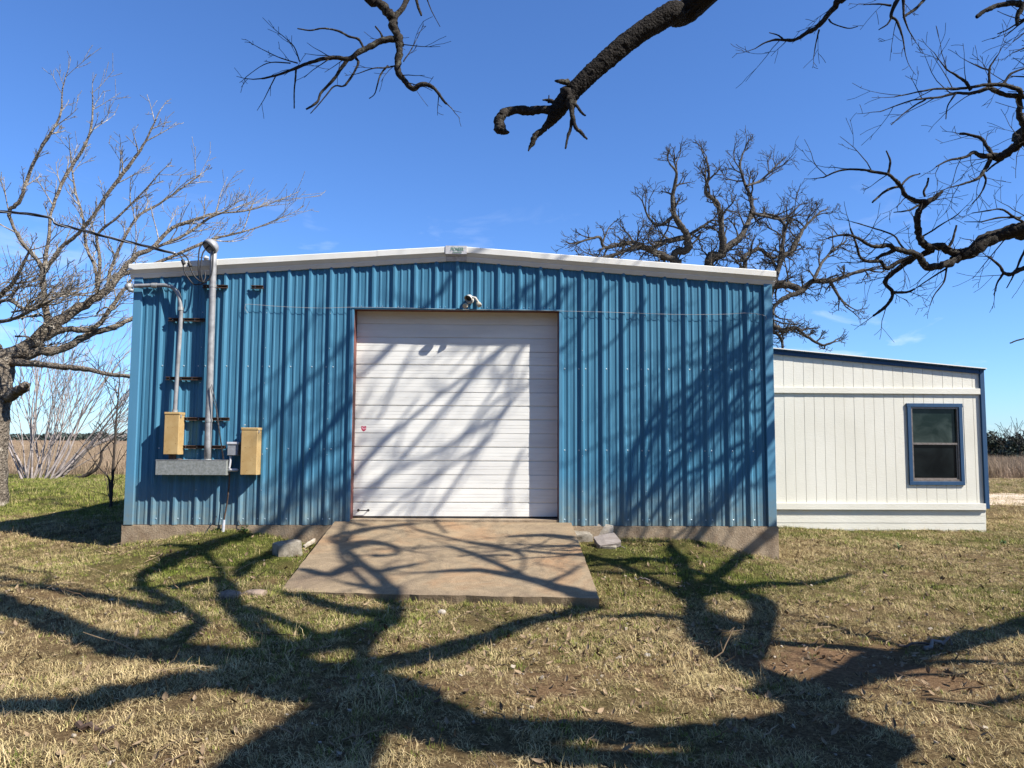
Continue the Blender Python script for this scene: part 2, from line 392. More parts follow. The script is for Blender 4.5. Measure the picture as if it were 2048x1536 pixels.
def ramp_mat():
    m, n, l, b = new_mat('stained_ramp_concrete')
    tc = nd(n, 'ShaderNodeTexCoord')
    a = nd(n, 'ShaderNodeTexNoise', Scale=1.1, Detail=8.0, Roughness=0.65, Distortion=0.5); l.new(tc.outputs['Object'], a.inputs['Vector'])
    c = nd(n, 'ShaderNodeTexNoise', Scale=70.0, Detail=3.0); l.new(tc.outputs['Object'], c.inputs['Vector'])
    rp = nd(n, 'ShaderNodeValToRGB'); e = rp.color_ramp.elements
    e[0].position, e[1].position = 0.30, 0.75
    e[0].color = (0.185, 0.133, 0.084, 1); e[1].color = (0.315, 0.180, 0.085, 1)
    k = e.new(0.5); k.color = (0.275, 0.206, 0.122, 1)
    l.new(a.outputs['Fac'], rp.inputs['Fac'])
    mx = nd(n, 'ShaderNodeMixRGB', blend_type='MULTIPLY'); mx.inputs['Fac'].default_value = 0.55
    r2 = nd(n, 'ShaderNodeValToRGB'); r2.color_ramp.elements[0].position, r2.color_ramp.elements[1].position = 0.25, 0.6
    r2.color_ramp.elements[0].color = (0.55, 0.52, 0.5, 1)
    l.new(c.outputs['Fac'], r2.inputs['Fac']); l.new(rp.outputs['Color'], mx.inputs['Color1']); l.new(r2.outputs['Color'], mx.inputs['Color2'])
    grime = nd(n, 'ShaderNodeTexNoise', Scale=3.5, Detail=9.0, Roughness=0.75, Distortion=1.2); l.new(tc.outputs['Object'], grime.inputs['Vector'])
    r3 = nd(n, 'ShaderNodeValToRGB'); r3.color_ramp.elements[0].position, r3.color_ramp.elements[1].position = 0.36, 0.62
    r3.color_ramp.elements[0].color = (0.62, 0.6, 0.58, 1); r3.color_ramp.elements[1].color = (1.12, 1.1, 1.08, 1)
    l.new(grime.outputs['Fac'], r3.inputs['Fac'])
    m4 = nd(n, 'ShaderNodeMixRGB', blend_type='MULTIPLY'); m4.inputs['Fac'].default_value = 0.8; l.new(mx.outputs['Color'], m4.inputs['Color1']); l.new(r3.outputs['Color'], m4.inputs['Color2'])
    # pale drag marks
    mpp = nd(n, 'ShaderNodeMapping'); mpp.inputs['Scale'].default_value = (9.0, 1.1, 1.1); mpp.inputs['Rotation'].default_value = (0, 0, 0.5); l.new(tc.outputs['Object'], mpp.inputs['Vector'])
    sc = nd(n, 'ShaderNodeTexNoise', Scale=5.0, Detail=5.0, Roughness=0.8, Distortion=0.3); l.new(mpp.outputs['Vector'], sc.inputs['Vector'])
    r5 = nd(n, 'ShaderNodeValToRGB'); r5.color_ramp.elements[0].position, r5.color_ramp.elements[1].position = 0.66, 0.74; r5.color_ramp.elements[1].color = (0.5, 0.5, 0.5, 1)
    l.new(sc.outputs['Fac'], r5.inputs['Fac'])
    m5 = nd(n, 'ShaderNodeMixRGB'); m5.inputs['Color2'].default_value = (0.40, 0.32, 0.22, 1); l.new(r5.outputs['Color'], m5.inputs['Fac']); l.new(m4.outputs['Color'], m5.inputs['Color1'])
    l.new(m5.outputs['Color'], b.inputs['Base Color'])
    b.inputs['Roughness'].default_value = 0.85
    bp = nd(n, 'ShaderNodeBump', Strength=1.0, Distance=0.006); l.new(c.outputs['Fac'], bp.inputs['Height'])
    l.new(bp.outputs['Normal'], b.inputs['Normal'])
    return m
MAT['ramp'] = ramp_mat()

def bark_mat(name, dark, light, scale, lichen=None, rough_depth=0.02):
    m, n, l, b = new_mat(name)
    tc = nd(n, 'ShaderNodeTexCoord')
    v = nd(n, 'ShaderNodeTexVoronoi', Scale=scale*1.5); v.feature = 'DISTANCE_TO_EDGE'; l.new(tc.outputs['Object'], v.inputs['Vector'])
    a = nd(n, 'ShaderNodeTexNoise', Scale=scale, Detail=8.0, Roughness=0.7); l.new(tc.outputs['Object'], a.inputs['Vector'])
    rp = nd(n, 'ShaderNodeValToRGB')
    rp.color_ramp.elements[0].position, rp.color_ramp.elements[1].position = 0.32, 0.68
    rp.color_ramp.elements[0].color = (*dark, 1); rp.color_ramp.elements[1].color = (*light, 1)
    l.new(a.outputs['Fac'], rp.inputs['Fac'])
    out = rp.outputs['Color']
    if lichen:
        c = nd(n, 'ShaderNodeTexNoise', Scale=scale*0.5, Detail=6.0, Roughness=0.8); l.new(tc.outputs['Object'], c.inputs['Vector'])
        r2 = nd(n, 'ShaderNodeValToRGB'); r2.color_ramp.elements[0].position, r2.color_ramp.elements[1].position = 0.55, 0.66
        l.new(c.outputs['Fac'], r2.inputs['Fac'])
        mx = nd(n, 'ShaderNodeMixRGB'); mx.inputs['Color2'].default_value = (*lichen, 1)
        l.new(r2.outputs['Color'], mx.inputs['Fac']); l.new(out, mx.inputs['Color1']); out = mx.outputs['Color']
    l.new(out, b.inputs['Base Color'])
    b.inputs['Roughness'].default_value = 0.95
    b.inputs['Specular IOR Level'].default_value = 0.15
    ad = nd(n, 'ShaderNodeMath', operation='ADD'); l.new(v.outputs['Distance'], ad.inputs[0]); l.new(a.outputs['Fac'], ad.inputs[1])
    bp = nd(n, 'ShaderNodeBump', Strength=1.0, Distance=rough_depth); l.new(ad.outputs[0], bp.inputs['Height'])
    l.new(bp.outputs['Normal'], b.inputs['Normal'])
    return m
MAT['oak_bark'] = bark_mat('oak_bark', (0.012, 0.010, 0.009), (0.042, 0.036, 0.030), 26, None, 0.03)
MAT['oak_twig'] = bark_mat('oak_twig_bark', (0.016, 0.013, 0.011), (0.05, 0.043, 0.036), 40, (0.12, 0.12, 0.09), 0.006)
MAT['far_oak'] = bark_mat('grey_oak_bark', (0.024, 0.020, 0.017), (0.09, 0.078, 0.062), 6, (0.165, 0.15, 0.118), 0.04)
MAT['pale_bark'] = bark_mat('pale_bark', (0.06, 0.047, 0.036), (0.27, 0.225, 0.17), 9, (0.42, 0.37, 0.29), 0.06)
MAT['pale_twig'] = bark_mat('pale_twig', (0.12, 0.098, 0.075), (0.42, 0.365, 0.28), 9, (0.52, 0.465, 0.37), 0.03)
MAT['shrub_bark'] = bark_mat('pinkish_grey_stem', (0.20, 0.165, 0.15), (0.46, 0.40, 0.36), 4, None, 0.005)
MAT['dark_stem'] = bark_mat('dark_stem', (0.03, 0.024, 0.02), (0.07, 0.058, 0.048), 12, None, 0.003)

# ------------------------------------------------------------------ ground
def vnoise(x, y, s, seed=0):
    """smooth value noise, vectorised"""
    r = np.random.default_rng(seed+101).random((64, 64))
    u, v = np.asarray(x)/s+17.3*seed, np.asarray(y)/s+5.1*seed
    i, j = np.floor(u).astype(int), np.floor(v).astype(int)
    a, b = u-i, v-j
    a, b = a*a*(3-2*a), b*b*(3-2*b)
    g = lambda p, q: r[p % 64, q % 64]
    return (g(i, j)*(1-a)+g(i+1, j)*a)*(1-b)+(g(i, j+1)*(1-a)+g(i+1, j+1)*a)*b
def blob(x, y, cx, cy, rx, ry): return np.exp(-((x-cx)/rx)**2-((y-cy)/ry)**2)
def greenness(x, y):
    x = np.asarray(x, float); y = np.asarray(y, float)
    n = 0.55*vnoise(x, y, 1.1, 1)+0.45*vnoise(x, y, 0.33, 2)
    g = 0.15+0.85*blob(x, y, -3.4, 9.9, 1.6, 1.6)+0.65*blob(x, y, 2.2, 9.6, 2.0, 1.4)+0.35*blob(x, y, -1.8, 7.0, 2.2, 1.0)
    g += 0.45*blob(x, y, 7.5, 14.2, 4.5, 1.1)+0.25*blob(x, y, 5.0, 9.5, 2.5, 1.2)+0.75*np.clip((y-12.5)/4, 0, 1)*(x < -4)+0.18*blob(x, y, 5.0, 6.9, 1.4, 1.0)
    g -= 0.25*blob(x, y, -5, 7, 2.5, 1.5)
    g += 0.9*(n-0.5)
    return np.clip(g, 0, 1)
def bareness(x, y):
    x = np.asarray(x, float); y = np.asarray(y, float)
    n = 0.5*vnoise(x, y, 0.7, 5)+0.5*vnoise(x, y, 0.22, 6)
    b = 0.85*blob(x, y, 2.7, 6.05, 1.2, 0.55)+0.4*blob(x, y, 3.9, 5.2, 1.0, 0.6)+0.35*blob(x, y, -2.6, 8.6, .35, .25)+0.35*blob(x, y, -4.2, 9.6, .5, .25)+.25*blob(x, y, .6, 5.6, 1.6, .8)
    b += 0.16*np.clip(1-y/14, 0, 1)
    return np.clip(b+1.1*(n-0.55), 0, 1)
def axis(lo, hi, step, far, grow=1.35):
    a = list(np.arange(lo, hi+1e-6, step))
    s = step; p = hi
    while p < far: s *= grow; p += s; a.append(p)
    s = step; p = lo; pre = []
    while p > -far: s *= grow; p -= s; pre.append(p)
    return np.array(pre[::-1]+a)
gx, gy = axis(-9, 11, 0.09, 3000), axis(2.5, 17, 0.09, 3000)
GX, GY = np.meshgrid(gx, gy)
GZ = ground(GX, GY)
mic = np.clip(1-np.hypot(GX-1, GY-9)/14, 0, 1)
GZ = GZ+mic*(0.03*(vnoise(GX, GY, 0.45, 8)-0.5)+0.025*(vnoise(GX, GY, 0.16, 9)-0.5))
nx, ny = len(gx), len(gy)
idx = np.arange(nx*ny).reshape(ny, nx)
quads = np.stack([idx[:-1, :-1], idx[:-1, 1:], idx[1:, 1:], idx[1:, :-1]], -1).reshape(-1, 4)
me = bpy.data.meshes.new('ground')
me.from_pydata(np.stack([GX.ravel(), GY.ravel(), GZ.ravel()], 1).tolist(), [], quads.tolist())
me.polygons.foreach_set('use_smooth', [True]*len(me.polygons))
for nm, arr in (('green', greenness(GX, GY)), ('bare', bareness(GX, GY))):
    at = me.attributes.new(nm, 'FLOAT', 'POINT'); at.data.foreach_set('value', arr.ravel().astype(np.float32))
def ground_mat():
    m, n, l, b = new_mat('dry_grass_ground')
    tc = nd(n, 'ShaderNodeTexCoord')
    def ramp(src, pos, cols):
        r = nd(n, 'ShaderNodeValToRGB'); e = r.color_ramp.elements
        while len(e) < len(pos): e.new(0.5)
        for k, (p, c) in enumerate(zip(pos, cols)): e[k].position = p; e[k].color = (*c, 1)
        l.new(src, r.inputs['Fac']); return r.outputs['Color']
    fine = nd(n, 'ShaderNodeTexNoise', Scale=38.0, Detail=8.0, Roughness=0.75); l.new(tc.outputs['Object'], fine.inputs['Vector'])
    wide = nd(n, 'ShaderNodeTexNoise', Scale=0.35, Detail=7.0, Roughness=0.65); l.new(tc.outputs['Object'], wide.inputs['Vector'])
    straw = ramp(fine.outputs['Fac'], (0.3, 0.5, 0.72), ((0.034, 0.022, 0.011), (0.105, 0.07, 0.034), (0.25, 0.178, 0.09)))
    grass = ramp(fine.outputs['Fac'], (0.3, 0.5, 0.75), ((0.018, 0.021, 0.005), (0.05, 0.056, 0.012), (0.14, 0.145, 0.04)))
    soil = ramp(fine.outputs['Fac'], (0.3, 0.5, 0.75), ((0.07, 0.04, 0.022), (0.155, 0.092, 0.049), (0.31, 0.20, 0.11)))
    ag = nd(n, 'ShaderNodeAttribute', attribute_name='green'); ab = nd(n, 'ShaderNodeAttribute', attribute_name='bare')
    m1 = nd(n, 'ShaderNodeMixRGB'); l.new(ag.outputs['Fac'], m1.inputs['Fac']); l.new(straw, m1.inputs['Color1']); l.new(grass, m1.inputs['Color2'])
    m2 = nd(n, 'ShaderNodeMixRGB'); l.new(ab.outputs['Fac'], m2.inputs['Fac']); l.new(m1.outputs['Color'], m2.inputs['Color1']); l.new(soil, m2.inputs['Color2'])
    # the open field beyond the mown yard: tan dead grass
    ln = nd(n, 'ShaderNodeVectorMath', operation='LENGTH'); l.new(tc.outputs['Object'], ln.inputs[0])
    fr = nd(n, 'ShaderNodeMapRange'); l.new(ln.outputs['Value'], fr.inputs['Value'])
    fr.inputs['From Min'].default_value, fr.inputs['From Max'].default_value = 33.0, 45.0
    field = ramp(wide.outputs['Fac'], (0.3, 0.55, 0.75), ((0.13, 0.085, 0.05), (0.24, 0.165, 0.10), (0.30, 0.23, 0.14)))
    m3 = nd(n, 'ShaderNodeMixRGB'); l.new(fr.outputs['Result'], m3.inputs['Fac']); l.new(m2.outputs['Color'], m3.inputs['Color1']); l.new(field, m3.inputs['Color2'])
    l.new(m3.outputs['Color'], b.inputs['Base Color'])
    b.inputs['Roughness'].default_value = 1.0; b.inputs['Specular IOR Level'].default_value = 0.05
    bp = nd(n, 'ShaderNodeBump', Strength=1.0, Distance=0.02); l.new(fine.outputs['Fac'], bp.inputs['Height']); l.new(bp.outputs['Normal'], b.inputs['Normal'])
    return m
me.materials.append(ground_mat())
ground_obj = structure(bpy.data.objects.new('ground', me)); COL.objects.link(ground_obj)

# sandy driveway crossing behind the addition
MAT['sand'] = mat('sandy_gravel', (0.40, 0.30, 0.19), (0.62, 0.50, 0.36), 5, 1.0, bump=0.02, bump_scale=20, contrast=(.3, .7))
dv, df = [], []
xs = np.linspace(11.2, 75, 90)
for k, x in enumerate(xs):
    c = 22.0+0.06*(x-13)+0.4*math.sin(x*0.35); w = 1.9+0.35*math.sin(x*1.3)+0.25*math.sin(x*3.1)
    for t in (-1, -.5, 0, .5, 1):
        yy = c+t*w+(0.18*math.sin(x*4.7+t*3) if abs(t) == 1 else 0)
        dv.append((x, yy, gz(x, yy)+0.012+(0.0 if abs(t) == 1 else 0.012)))
for k in range(len(xs)-1):
    for t in range(4): df.append((k*5+t, (k+1)*5+t, (k+1)*5+t+1, k*5+t+1))
structure(mesh_obj('driveway', dv, [f[::-1] for f in df], MAT['sand'], smooth=True))
# ------------------------------------------------------------------ blue metal building
B = thing('metal_building', 'blue ribbed steel workshop with low gable roof and white roll-up door', 'building', (PEAK_X, WALL_Y, 0))
BACK_Y = 22.5
RIB0, RIBS = -4.937, 0.3118
RIB_H = 0.034
def wall_profile(x0, x1, ribs=None):
    """(x, outward depth) along a ribbed sheet"""
    pts = []
    k0 = int(math.floor((x0-RIB0)/RIBS))-1
    for k in range(k0, int((x1-RIB0)/RIBS)+3):
        c = RIB0+RIBS*k
        pts += [(c-.044, 0), (c-.014, RIB_H), (c+.014, RIB_H), (c+.044, 0)]
        for q in (1/3, 2/3):
            m = c+RIBS*q
            pts += [(m-.020, 0), (m-.009, .009), (m+.009, .009), (m+.020, 0)]
    def dep(x):
        for (a, da), (b, db) in zip(pts, pts[1:]):
            if a <= x <= b: return da+(db-da)*(x-a)/max(b-a, 1e-9)
        return 0
    return [(x0, dep(x0))]+[p for p in pts if x0+1e-4 < p[0] < x1-1e-4]+[(x1, dep(x1))]
def sheet(x0, x1, zb, lift=0.0, ztop=None):
    prof = wall_profile(x0, x1)
    v, f = [], []
    wob = rnd.uniform(-.0015, .0015)
    zs = [zb+(((ztop(x) if ztop else rake_z(x))+0.03)-zb)*t for t in (0,) for x in (0,)]
    nz = 5
    for x, d in prof:
        top = (rake_z(x)+0.03)
        for k in range(nz):
            z = zb+(top-zb)*k/(nz-1)
            v.append((x, WALL_Y-d-lift+wob*math.sin(k*1.7+x), z))
    for i in range(len(prof)-1):
        for k in range(nz-1):
            a = i*nz+k; f.append((a, a+nz, a+nz+1, a+1))
    mb = MB(); mb.add(v, f)
    return mb.build('wall_panel', MAT['blue'], B)
laps = [RIB0+RIBS*k for k in range(-1, 32, 3)]     # every third rib is a sheet lap
laps = [RIB0+RIBS*k for k in (2, 5, 8, 11, 14, 17, 20, 23, 26)]
TRIM_W = 0.125
edges = [XL+.03]+[x for x in laps if x < DXL-.1]+[DXL-.012]
for i, (a, b) in enumerate(zip(edges, edges[1:])): sheet(a, b, ZB, 0.0012*(i % 2))
edges = [DXL-.012]+[x for x in laps if DXL < x < DXR-.05]+[DXR+.012]
for i, (a, b) in enumerate(zip(edges, edges[1:])): sheet(a, b, DZT, 0.0012*(i % 2))
edges = [DXR+.012]+[x for x in laps if x > DXR+.1]+[XR-.03]
for i, (a, b) in enumerate(zip(edges, edges[1:])): sheet(a, b, ZB, 0.0012*(i % 2))
# wall framing and girts behind the sheets, side and back walls
mb = MB()
mb.prism([(XL+.02, ZB-.02), (DXL-.045, ZB-.02), (DXL-.045, rake_z(DXL)-.02), (XL+.02, rake_z(XL)-.02)], 'y', WALL_Y+.004, WALL_Y+.19)
mb.prism([(DXR+.045, ZB-.02), (XR-.02, ZB-.02), (XR-.02, rake_z(XR)-.02), (DXR+.045, rake_z(DXR)-.02)], 'y', WALL_Y+.004, WALL_Y+.19)
mb.prism([(DXL-.044, DZT+.05), (DXR+.044, DZT+.05), (DXR+.044, rake_z(DXR)-.02), (PEAK_X, rake_z(PEAK_X)-.02), (DXL-.044, rake_z(DXL)-.02)], 'y', WALL_Y+.004, WALL_Y+.19)
mb.build('wall_framing', MAT['red_oxide'], B)
for x, s in ((XL, -1), (XR, 1)):
    v, f = [], []; y = WALL_Y+.03; k = 0
    pr = []
    while y < BACK_Y-.32:
        pr += [(y, 0), (y+.018, RIB_H), (y+.042, RIB_H), (y+.06, 0)]; y += RIBS
    pr.append((BACK_Y, 0))
    for yy, d in pr: v += [(x+s*(d-.02), yy, ZB), (x+s*(d-.02), yy, rake_z(x)+.02)]
    f = [(2*i, 2*i+2, 2*i+3, 2*i+1) if s > 0 else (2*i+1, 2*i+3, 2*i+2, 2*i) for i in range(len(pr)-1)]
    m2 = MB(); m2.add(v, f); m2.build('side_wall', MAT['blue'], B)
mb = MB(); mb.prism([(XL+.02, ZB), (XR-.02, ZB), (XR-.02, rake_z(XR)), (PEAK_X, rake_z(PEAK_X)), (XL+.02, rake_z(XL))], 'y', BACK_Y-.08, BACK_Y)
mb.build('back_wall', MAT['blue'], B)
for a, b in ((XL-.06, PEAK_X), (PEAK_X, XR+.05)):
    mb = MB()
    za, zb_ = rake_z(a)+.165, rake_z(b)+.165
    mb.prism([(a, za-.1), (b, zb_-.1), (b, zb_), (a, za)], 'y', WALL_Y-.06, BACK_Y+.05)
    mb.build('roof_panel', MAT['white_trim'], B)
# corner trims
for a, b, o in ((XL-.004, XL+TRIM_W, .04), (XR-TRIM_W+.004, XR+.004, .04)):
    mb = MB()
    zt = min(rake_z(a), rake_z(b))+.02
    mb.box((a, WALL_Y-o, ZB-.004), (b, WALL_Y-.002, zt), .004)
    c = a if a < 0 else b-.004
    mb.box((c, WALL_Y-.0015, ZB-.004), (c+.004, WALL_Y+.12, zt))
    mb.build('corner_trim', MAT['blue_trim'], B)
# rake trims along the gable, four lengths with open seams
prof = [(.02, 0), (-.030, 0), (-.060, .052), (-.054, .060), (-.100, .112), (-.112, .116), (-.118, .196), (-.104, .205), (.06, .205)]
def rake_piece(a, b, lift):
    mb = MB(); vs = []
    for x in (a, b):
        for y, z in prof: vs.append((x, WALL_Y+y-lift, rake_z(x)+z+lift))
    n = len(prof)
    mb.add(vs, [(i, i+1, n+i+1, n+i) for i in range(n-1)]+[tuple(range(n)), tuple(range(n, 2*n))[::-1]])
    return mb.build('rake_trim', MAT['white_trim'], B)
s1, s2 = at_y(758, 520, WALL_Y)[0], at_y(1062, 520, WALL_Y)[0]
rake_piece(XL-.055, s1, 0); rake_piece(s1-.01, PEAK_X-.15, .003)
rake_piece(PEAK_X+.15, s2, .003); rake_piece(s2-.01, XR+.045, 0)
# peak cover with maker's plate
pk = MB(); pz = rake_z(PEAK_X)
pprof = [(.02, -.004), (-.038, -.004), (-.066, .05), (-.060, .062), (-.124, .085), (-.130, .206), (-.1, .214), (.06, .214)]
vs = [(x, WALL_Y+y, pz+z) for x in (PEAK_X-.158, PEAK_X+.158) for y, z in pprof]; n = len(pprof)
pk.add(vs, [(i, i+1, n+i+1, n+i) for i in range(n-1)]+[tuple(range(n)), tuple(range(n, 2*n))[::-1]])
peak = pk.build('peak_cover', MAT['sign_white'], B)
def text_mesh(name, body, size, loc, material, parent, width=None, extrude=.0006):
    cu = bpy.data.curves.new(name, 'FONT'); cu.body = body; cu.size = size; cu.extrude = extrude; cu.align_x = 'CENTER'; cu.align_y = 'CENTER'
    cu.space_character = 1.02; cu.offset = size*.012
    to = bpy.data.objects.new(name, cu); COL.objects.link(to)
    me_ = bpy.data.meshes.new_from_object(to.evaluated_get(bpy.context.evaluated_depsgraph_get()))
    bpy.data.objects.remove(to)
    v = np.array([tuple(q.co) for q in me_.vertices])
    sx = width/(v[:, 0].max()-v[:, 0].min()) if width else 1
    pl = np.array(parent.location) if parent.parent is None else np.array(parent.parent.location)
    w = np.stack([v[:, 0]*sx+loc[0], np.full(len(v), loc[1])-v[:, 2], v[:, 1]+loc[2]], 1)-pl
    for q, c in zip(me_.vertices, w): q.co = c
    me_.materials.append(material)
    o = bpy.data.objects.new(name, me_); COL.objects.link(o); o.parent = parent
    return o
bpy.context.view_layer.update()
text_mesh('sign_lettering', 'PIONEER', .072, (PEAK_X+.015, WALL_Y-.1305, pz+.152), MAT['green_ink'], peak, .19)
mb = MB(); mb.box((PEAK_X-.05, WALL_Y-.1312, pz+.103), (PEAK_X+.085, WALL_Y-.1290, pz+.111)); mb.build('sign_line', MAT['green_ink'], peak, origin=B.location)
# foundation
fd = MB()
nxs = 60; fv, ff = [], []
FX = np.linspace(XL-.03, XR+.03, nxs); FZ = [-.5, -.1, .1, .25, .36, .42, .445]
for x in FX:
    for z in FZ:
        e = .006*(mnoise.noise(Vector((x*4, z*6, 1.3))))+.004*mnoise.noise(Vector((x*13, z*13, 4)))
        fv.append((x, WALL_Y-.028+e, z+(0.006*mnoise.noise(Vector((x*3, 0, 9))) if z > .44 else 0)))
    fv.append((x, WALL_Y+.06, .446))
m_ = len(FZ)+1
for i in range(nxs-1):
    for k in range(m_-1):
        a = i*m_+k; ff.append((a, a+m_, a+m_+1, a+1))
fd.add(fv, ff)
fd.box((XL-.029, WALL_Y+.0, -.5), (XR+.029, BACK_Y+.03, .44))
fd.build('foundation', MAT['concrete'], B, smooth=False)
# door surround
DD = WALL_Y+.20
mb = MB(); mb.box((DXL-.044, WALL_Y-.004, ZB+.05), (DXL+.004, DD+.03, DZT+.03)); mb.build('door_jamb', MAT['red_oxide'], B)
mb = MB(); mb.box((DXR-.004, WALL_Y-.004, ZB+.05), (DXR+.044, DD+.03, DZT+.03)); mb.build('door_jamb', MAT['red_oxide'], B)
mb = MB(); mb.box((DXL+.005, WALL_Y+.001, DZT+.004), (DXR-.005, DD+.03, DZT+.049)); mb.build('door_header', MAT['red_oxide'], B)
for a, b in ((DXL-.030, DXL+.002), (DXR-.002, DXR+.030)):
    mb = MB(); mb.box((a, WALL_Y-.040, ZB), (b, WALL_Y-.0045, DZT-.002), .003); mb.build('door_edge_trim', MAT['blue_trim'], B)
mb = MB(); mb.box((DXL-.034, WALL_Y-.044, DZT-.006), (DXR+.034, WALL_Y-.0055, DZT+.016), .003); mb.build('door_edge_trim', MAT['blue'], B)
mb = MB(); mb.box((DXL+.006, WALL_Y-.02, ZB-.01), (DXR-.006, DD+.3, DZB-.022)); mb.build('door_sill', MAT['concrete'], B)
# overhead door: bottom seal plus five ribbed sections
mb = MB(); mb.box((DXL+.012, DD+.004, DZB-.02), (DXR-.012, DD+.04, DZB+.004)); door = mb.build('overhead_door', MAT['black'], B)
SH = 0.6175
def section(z0, z1):
    pr = []
    st = (z1-z0)/3
    pr.append((0, .010)); pr.append((.004, 0))
    for q in range(3):
        b0 = q*st
        for c in (.070, .115) if q == 1 else ((.075, .120) if q == 0 else (.080, .125)):
            pr += [(b0+c-.004, 0), (b0+c-.0015, .0035), (b0+c+.0015, .0035), (b0+c+.004, 0)]
        if q < 2: pr += [(b0+st-.013, 0), (b0+st-.009, .014), (b0+st+.001, .014), (b0+st+.012, 0)]
    pr += [(z1-z0-.005, 0), (z1-z0-.001, .010)]
    mb = MB(); vs = []
    X0, X1 = DXL+.006, DXR-.006
    nxx = 9
    for h, d in pr:
        for k in range(nxx):
            x = X0+(X1-X0)*k/(nxx-1)
            vs.append((x, DD+d+.0025*math.sin(x*2.1+z0*5), z0+h))
    fs = [(i*nxx+k, i*nxx+k+1, (i+1)*nxx+k+1, (i+1)*nxx+k) for i in range(len(pr)-1) for k in range(nxx-1)]
    mb.add(vs, fs)
    mb.build('door_section', MAT['door_white'], door, origin=B.location)
for k in range(5): section(DZB+.005+SH*k, DZB+.005+SH*(k+1)-.001)
mb = MB(); hz = at_y(727, 1021, DD)
mb.tube([(hz[0]-.075, DD, hz[2]+.003), (hz[0]-.075, DD-.045, hz[2]+.003), (hz[0]+.07, DD-.045, hz[2]+.006), (hz[0]+.07, DD, hz[2]+.006)], .0075, 8)
for dx in (-.075, .07): mb.lathe((hz[0]+dx, DD+.001, hz[2]+.004), (0, -1, 0), [(0, .02), (.004, .02), (.007, .012)], 12)
mb.build('door_handle', MAT['dark_metal'], door, origin=B.location)
sp = at_y(727.5, 857, DD)
mb = MB(); sh = [(-.036, .036), (.036, .036), (.036, -.01), (.02, -.032), (0, -.045), (-.02, -.032), (-.036, -.01)]
mb.prism([(sp[0]+u, sp[2]+v) for u, v in sh], 'y', DD-.0028, DD-.0016); stk = mb.build('shield_sticker', MAT['red_ink'], door, origin=B.location)
mb = MB()
for poly in ([(-.03, .012), (-.022, .02), (.012, -.008), (.004, -.018)], [(.01, .006), (.018, .012), (.029, .008), (.026, -.004), (.014, -.004)], [(-.018, .03), (.018, .03), (.018, .024), (-.018, .024)]):
    mb.prism([(sp[0]+u, sp[2]+v) for u, v in poly], 'y', DD-.0036, DD-.003)
mb.build('sticker_mark', MAT['pink_ink'], door, origin=B.location)
# back of the door opening
mb = MB(); mb.box((DXL-.04, DD+.06, ZB), (DXR+.04, DD+.08, DZT+.2)); mb.build('door_backing', MAT['inside'], B)
# screws: rows along the girts and the base, too small to pick apart
mb = MB()
for z in (ZB+.085, ZB+1.1, at_y(1200, 738, WALL_Y)[2]):
    for k in range(0, 30):
        for dx in ((.05,) if k % 3 != 2 else (-.045, .05)):
            x = RIB0+RIBS*k+dx
            if XL+.13 < x < XR-.13 and not (DXL-.05 < x < DXR+.05):
                mb.lathe((x, WALL_Y+.001, z), (0, -1, 0), [(0, .013), (.003, .013), (.006, .007), (.011, .006)], 6)
for k in range(0, 30, 3):
    x = RIB0+RIBS*(k+2)
    for z in np.arange(ZB+.5, 4.0, .52):
        if XL+.13 < x < XR-.13 and not (DXL-.05 < x < DXR+.05 and z < DZT+.05):
            mb.lathe((x, WALL_Y-RIB_H+.001, z), (0, -1, 0), [(0, .007), (.003, .007), (.006, .004)], 6)
for k in range(40):
    x = DXL+.1+k*.078
    if x < DXR: mb.lathe((x, WALL_Y-.001, DZT+.045), (0, -1, 0), [(0, .007), (.003, .007), (.006, .004)], 6)
stuff(mb.build('screw_heads', MAT['screw'], B))

# ------------------------------------------------------------------ white addition
AY = 15.0
AX0, AX1 = XR+.03, 10.04
A_Z0 = at_y(1976, 1018, AY)[2]
def add_top(x):                                   # underside of the blue roof board
    a, b = at_y(1545, 708, AY), at_y(1962, 748, AY)
    return a[2]+(b[2]-a[2])*(x-a[0])/(b[0]-a[0])
A = thing('shed_addition', 'white grooved plywood lean-to with navy trim beside the blue building', 'building', (AX1, AY, 0))
rail_t, rail_b = at_y(1750, 776, AY)[2], at_y(1750, 787.5, AY)[2]
base_t, base_b = at_y(1750, 1006, AY)[2], at_y(1750, 1019, AY)[2]
wx0, wx1 = at_y(1815, 900, AY)[0], at_y(1925, 900, AY)[0]
wz1, wz0 = at_y(1866, 807, AY)[2], at_y(1870, 970, AY)[2]
GROOVE = .2065
k = 0; x = at_y(1954, 900, AY)[0]-.05-GROOVE*30
planks = []
while x < AX1-.05:
    a, b = max(x, AX0), min(x+GROOVE, AX1-.02)
    if b-a > .03: planks.append((a+.0013, b-.0013))
    x += GROOVE
for a, b in planks:
    o = rnd.uniform(-.0015, .0015)
    def plank(z0, za, zb_):
        mb = MB(); e = .003
        y0 = AY-.012+o
        mb.add([(a+e, y0, z0), (b-e, y0, z0), (b-e, y0, zb_), (a+e, y0, za), (a, y0+.0065, z0), (b, y0+.0065, z0), (b, y0+.0065, zb_), (a, y0+.0065, za)],
               [(0, 1, 2, 3), (4, 0, 3, 7), (1, 5, 6, 2)])
        mb.build('plank', MAT['siding'], A)
    plank(rail_t-.03, add_top(a)+.03, add_top(b)+.03)
    if b < wx0+.06 or a > wx1-.06: plank(base_t-.03, rail_b+.03, rail_b+.03)
    else: plank(base_t-.03, wz0+.04, wz0+.04); plank(wz1-.04, rail_b+.03, rail_b+.03)
mb = MB()
bx0, bx1, bz0, bz1 = wx0+.07, wx1-.07, wz0+.07, wz1-.07
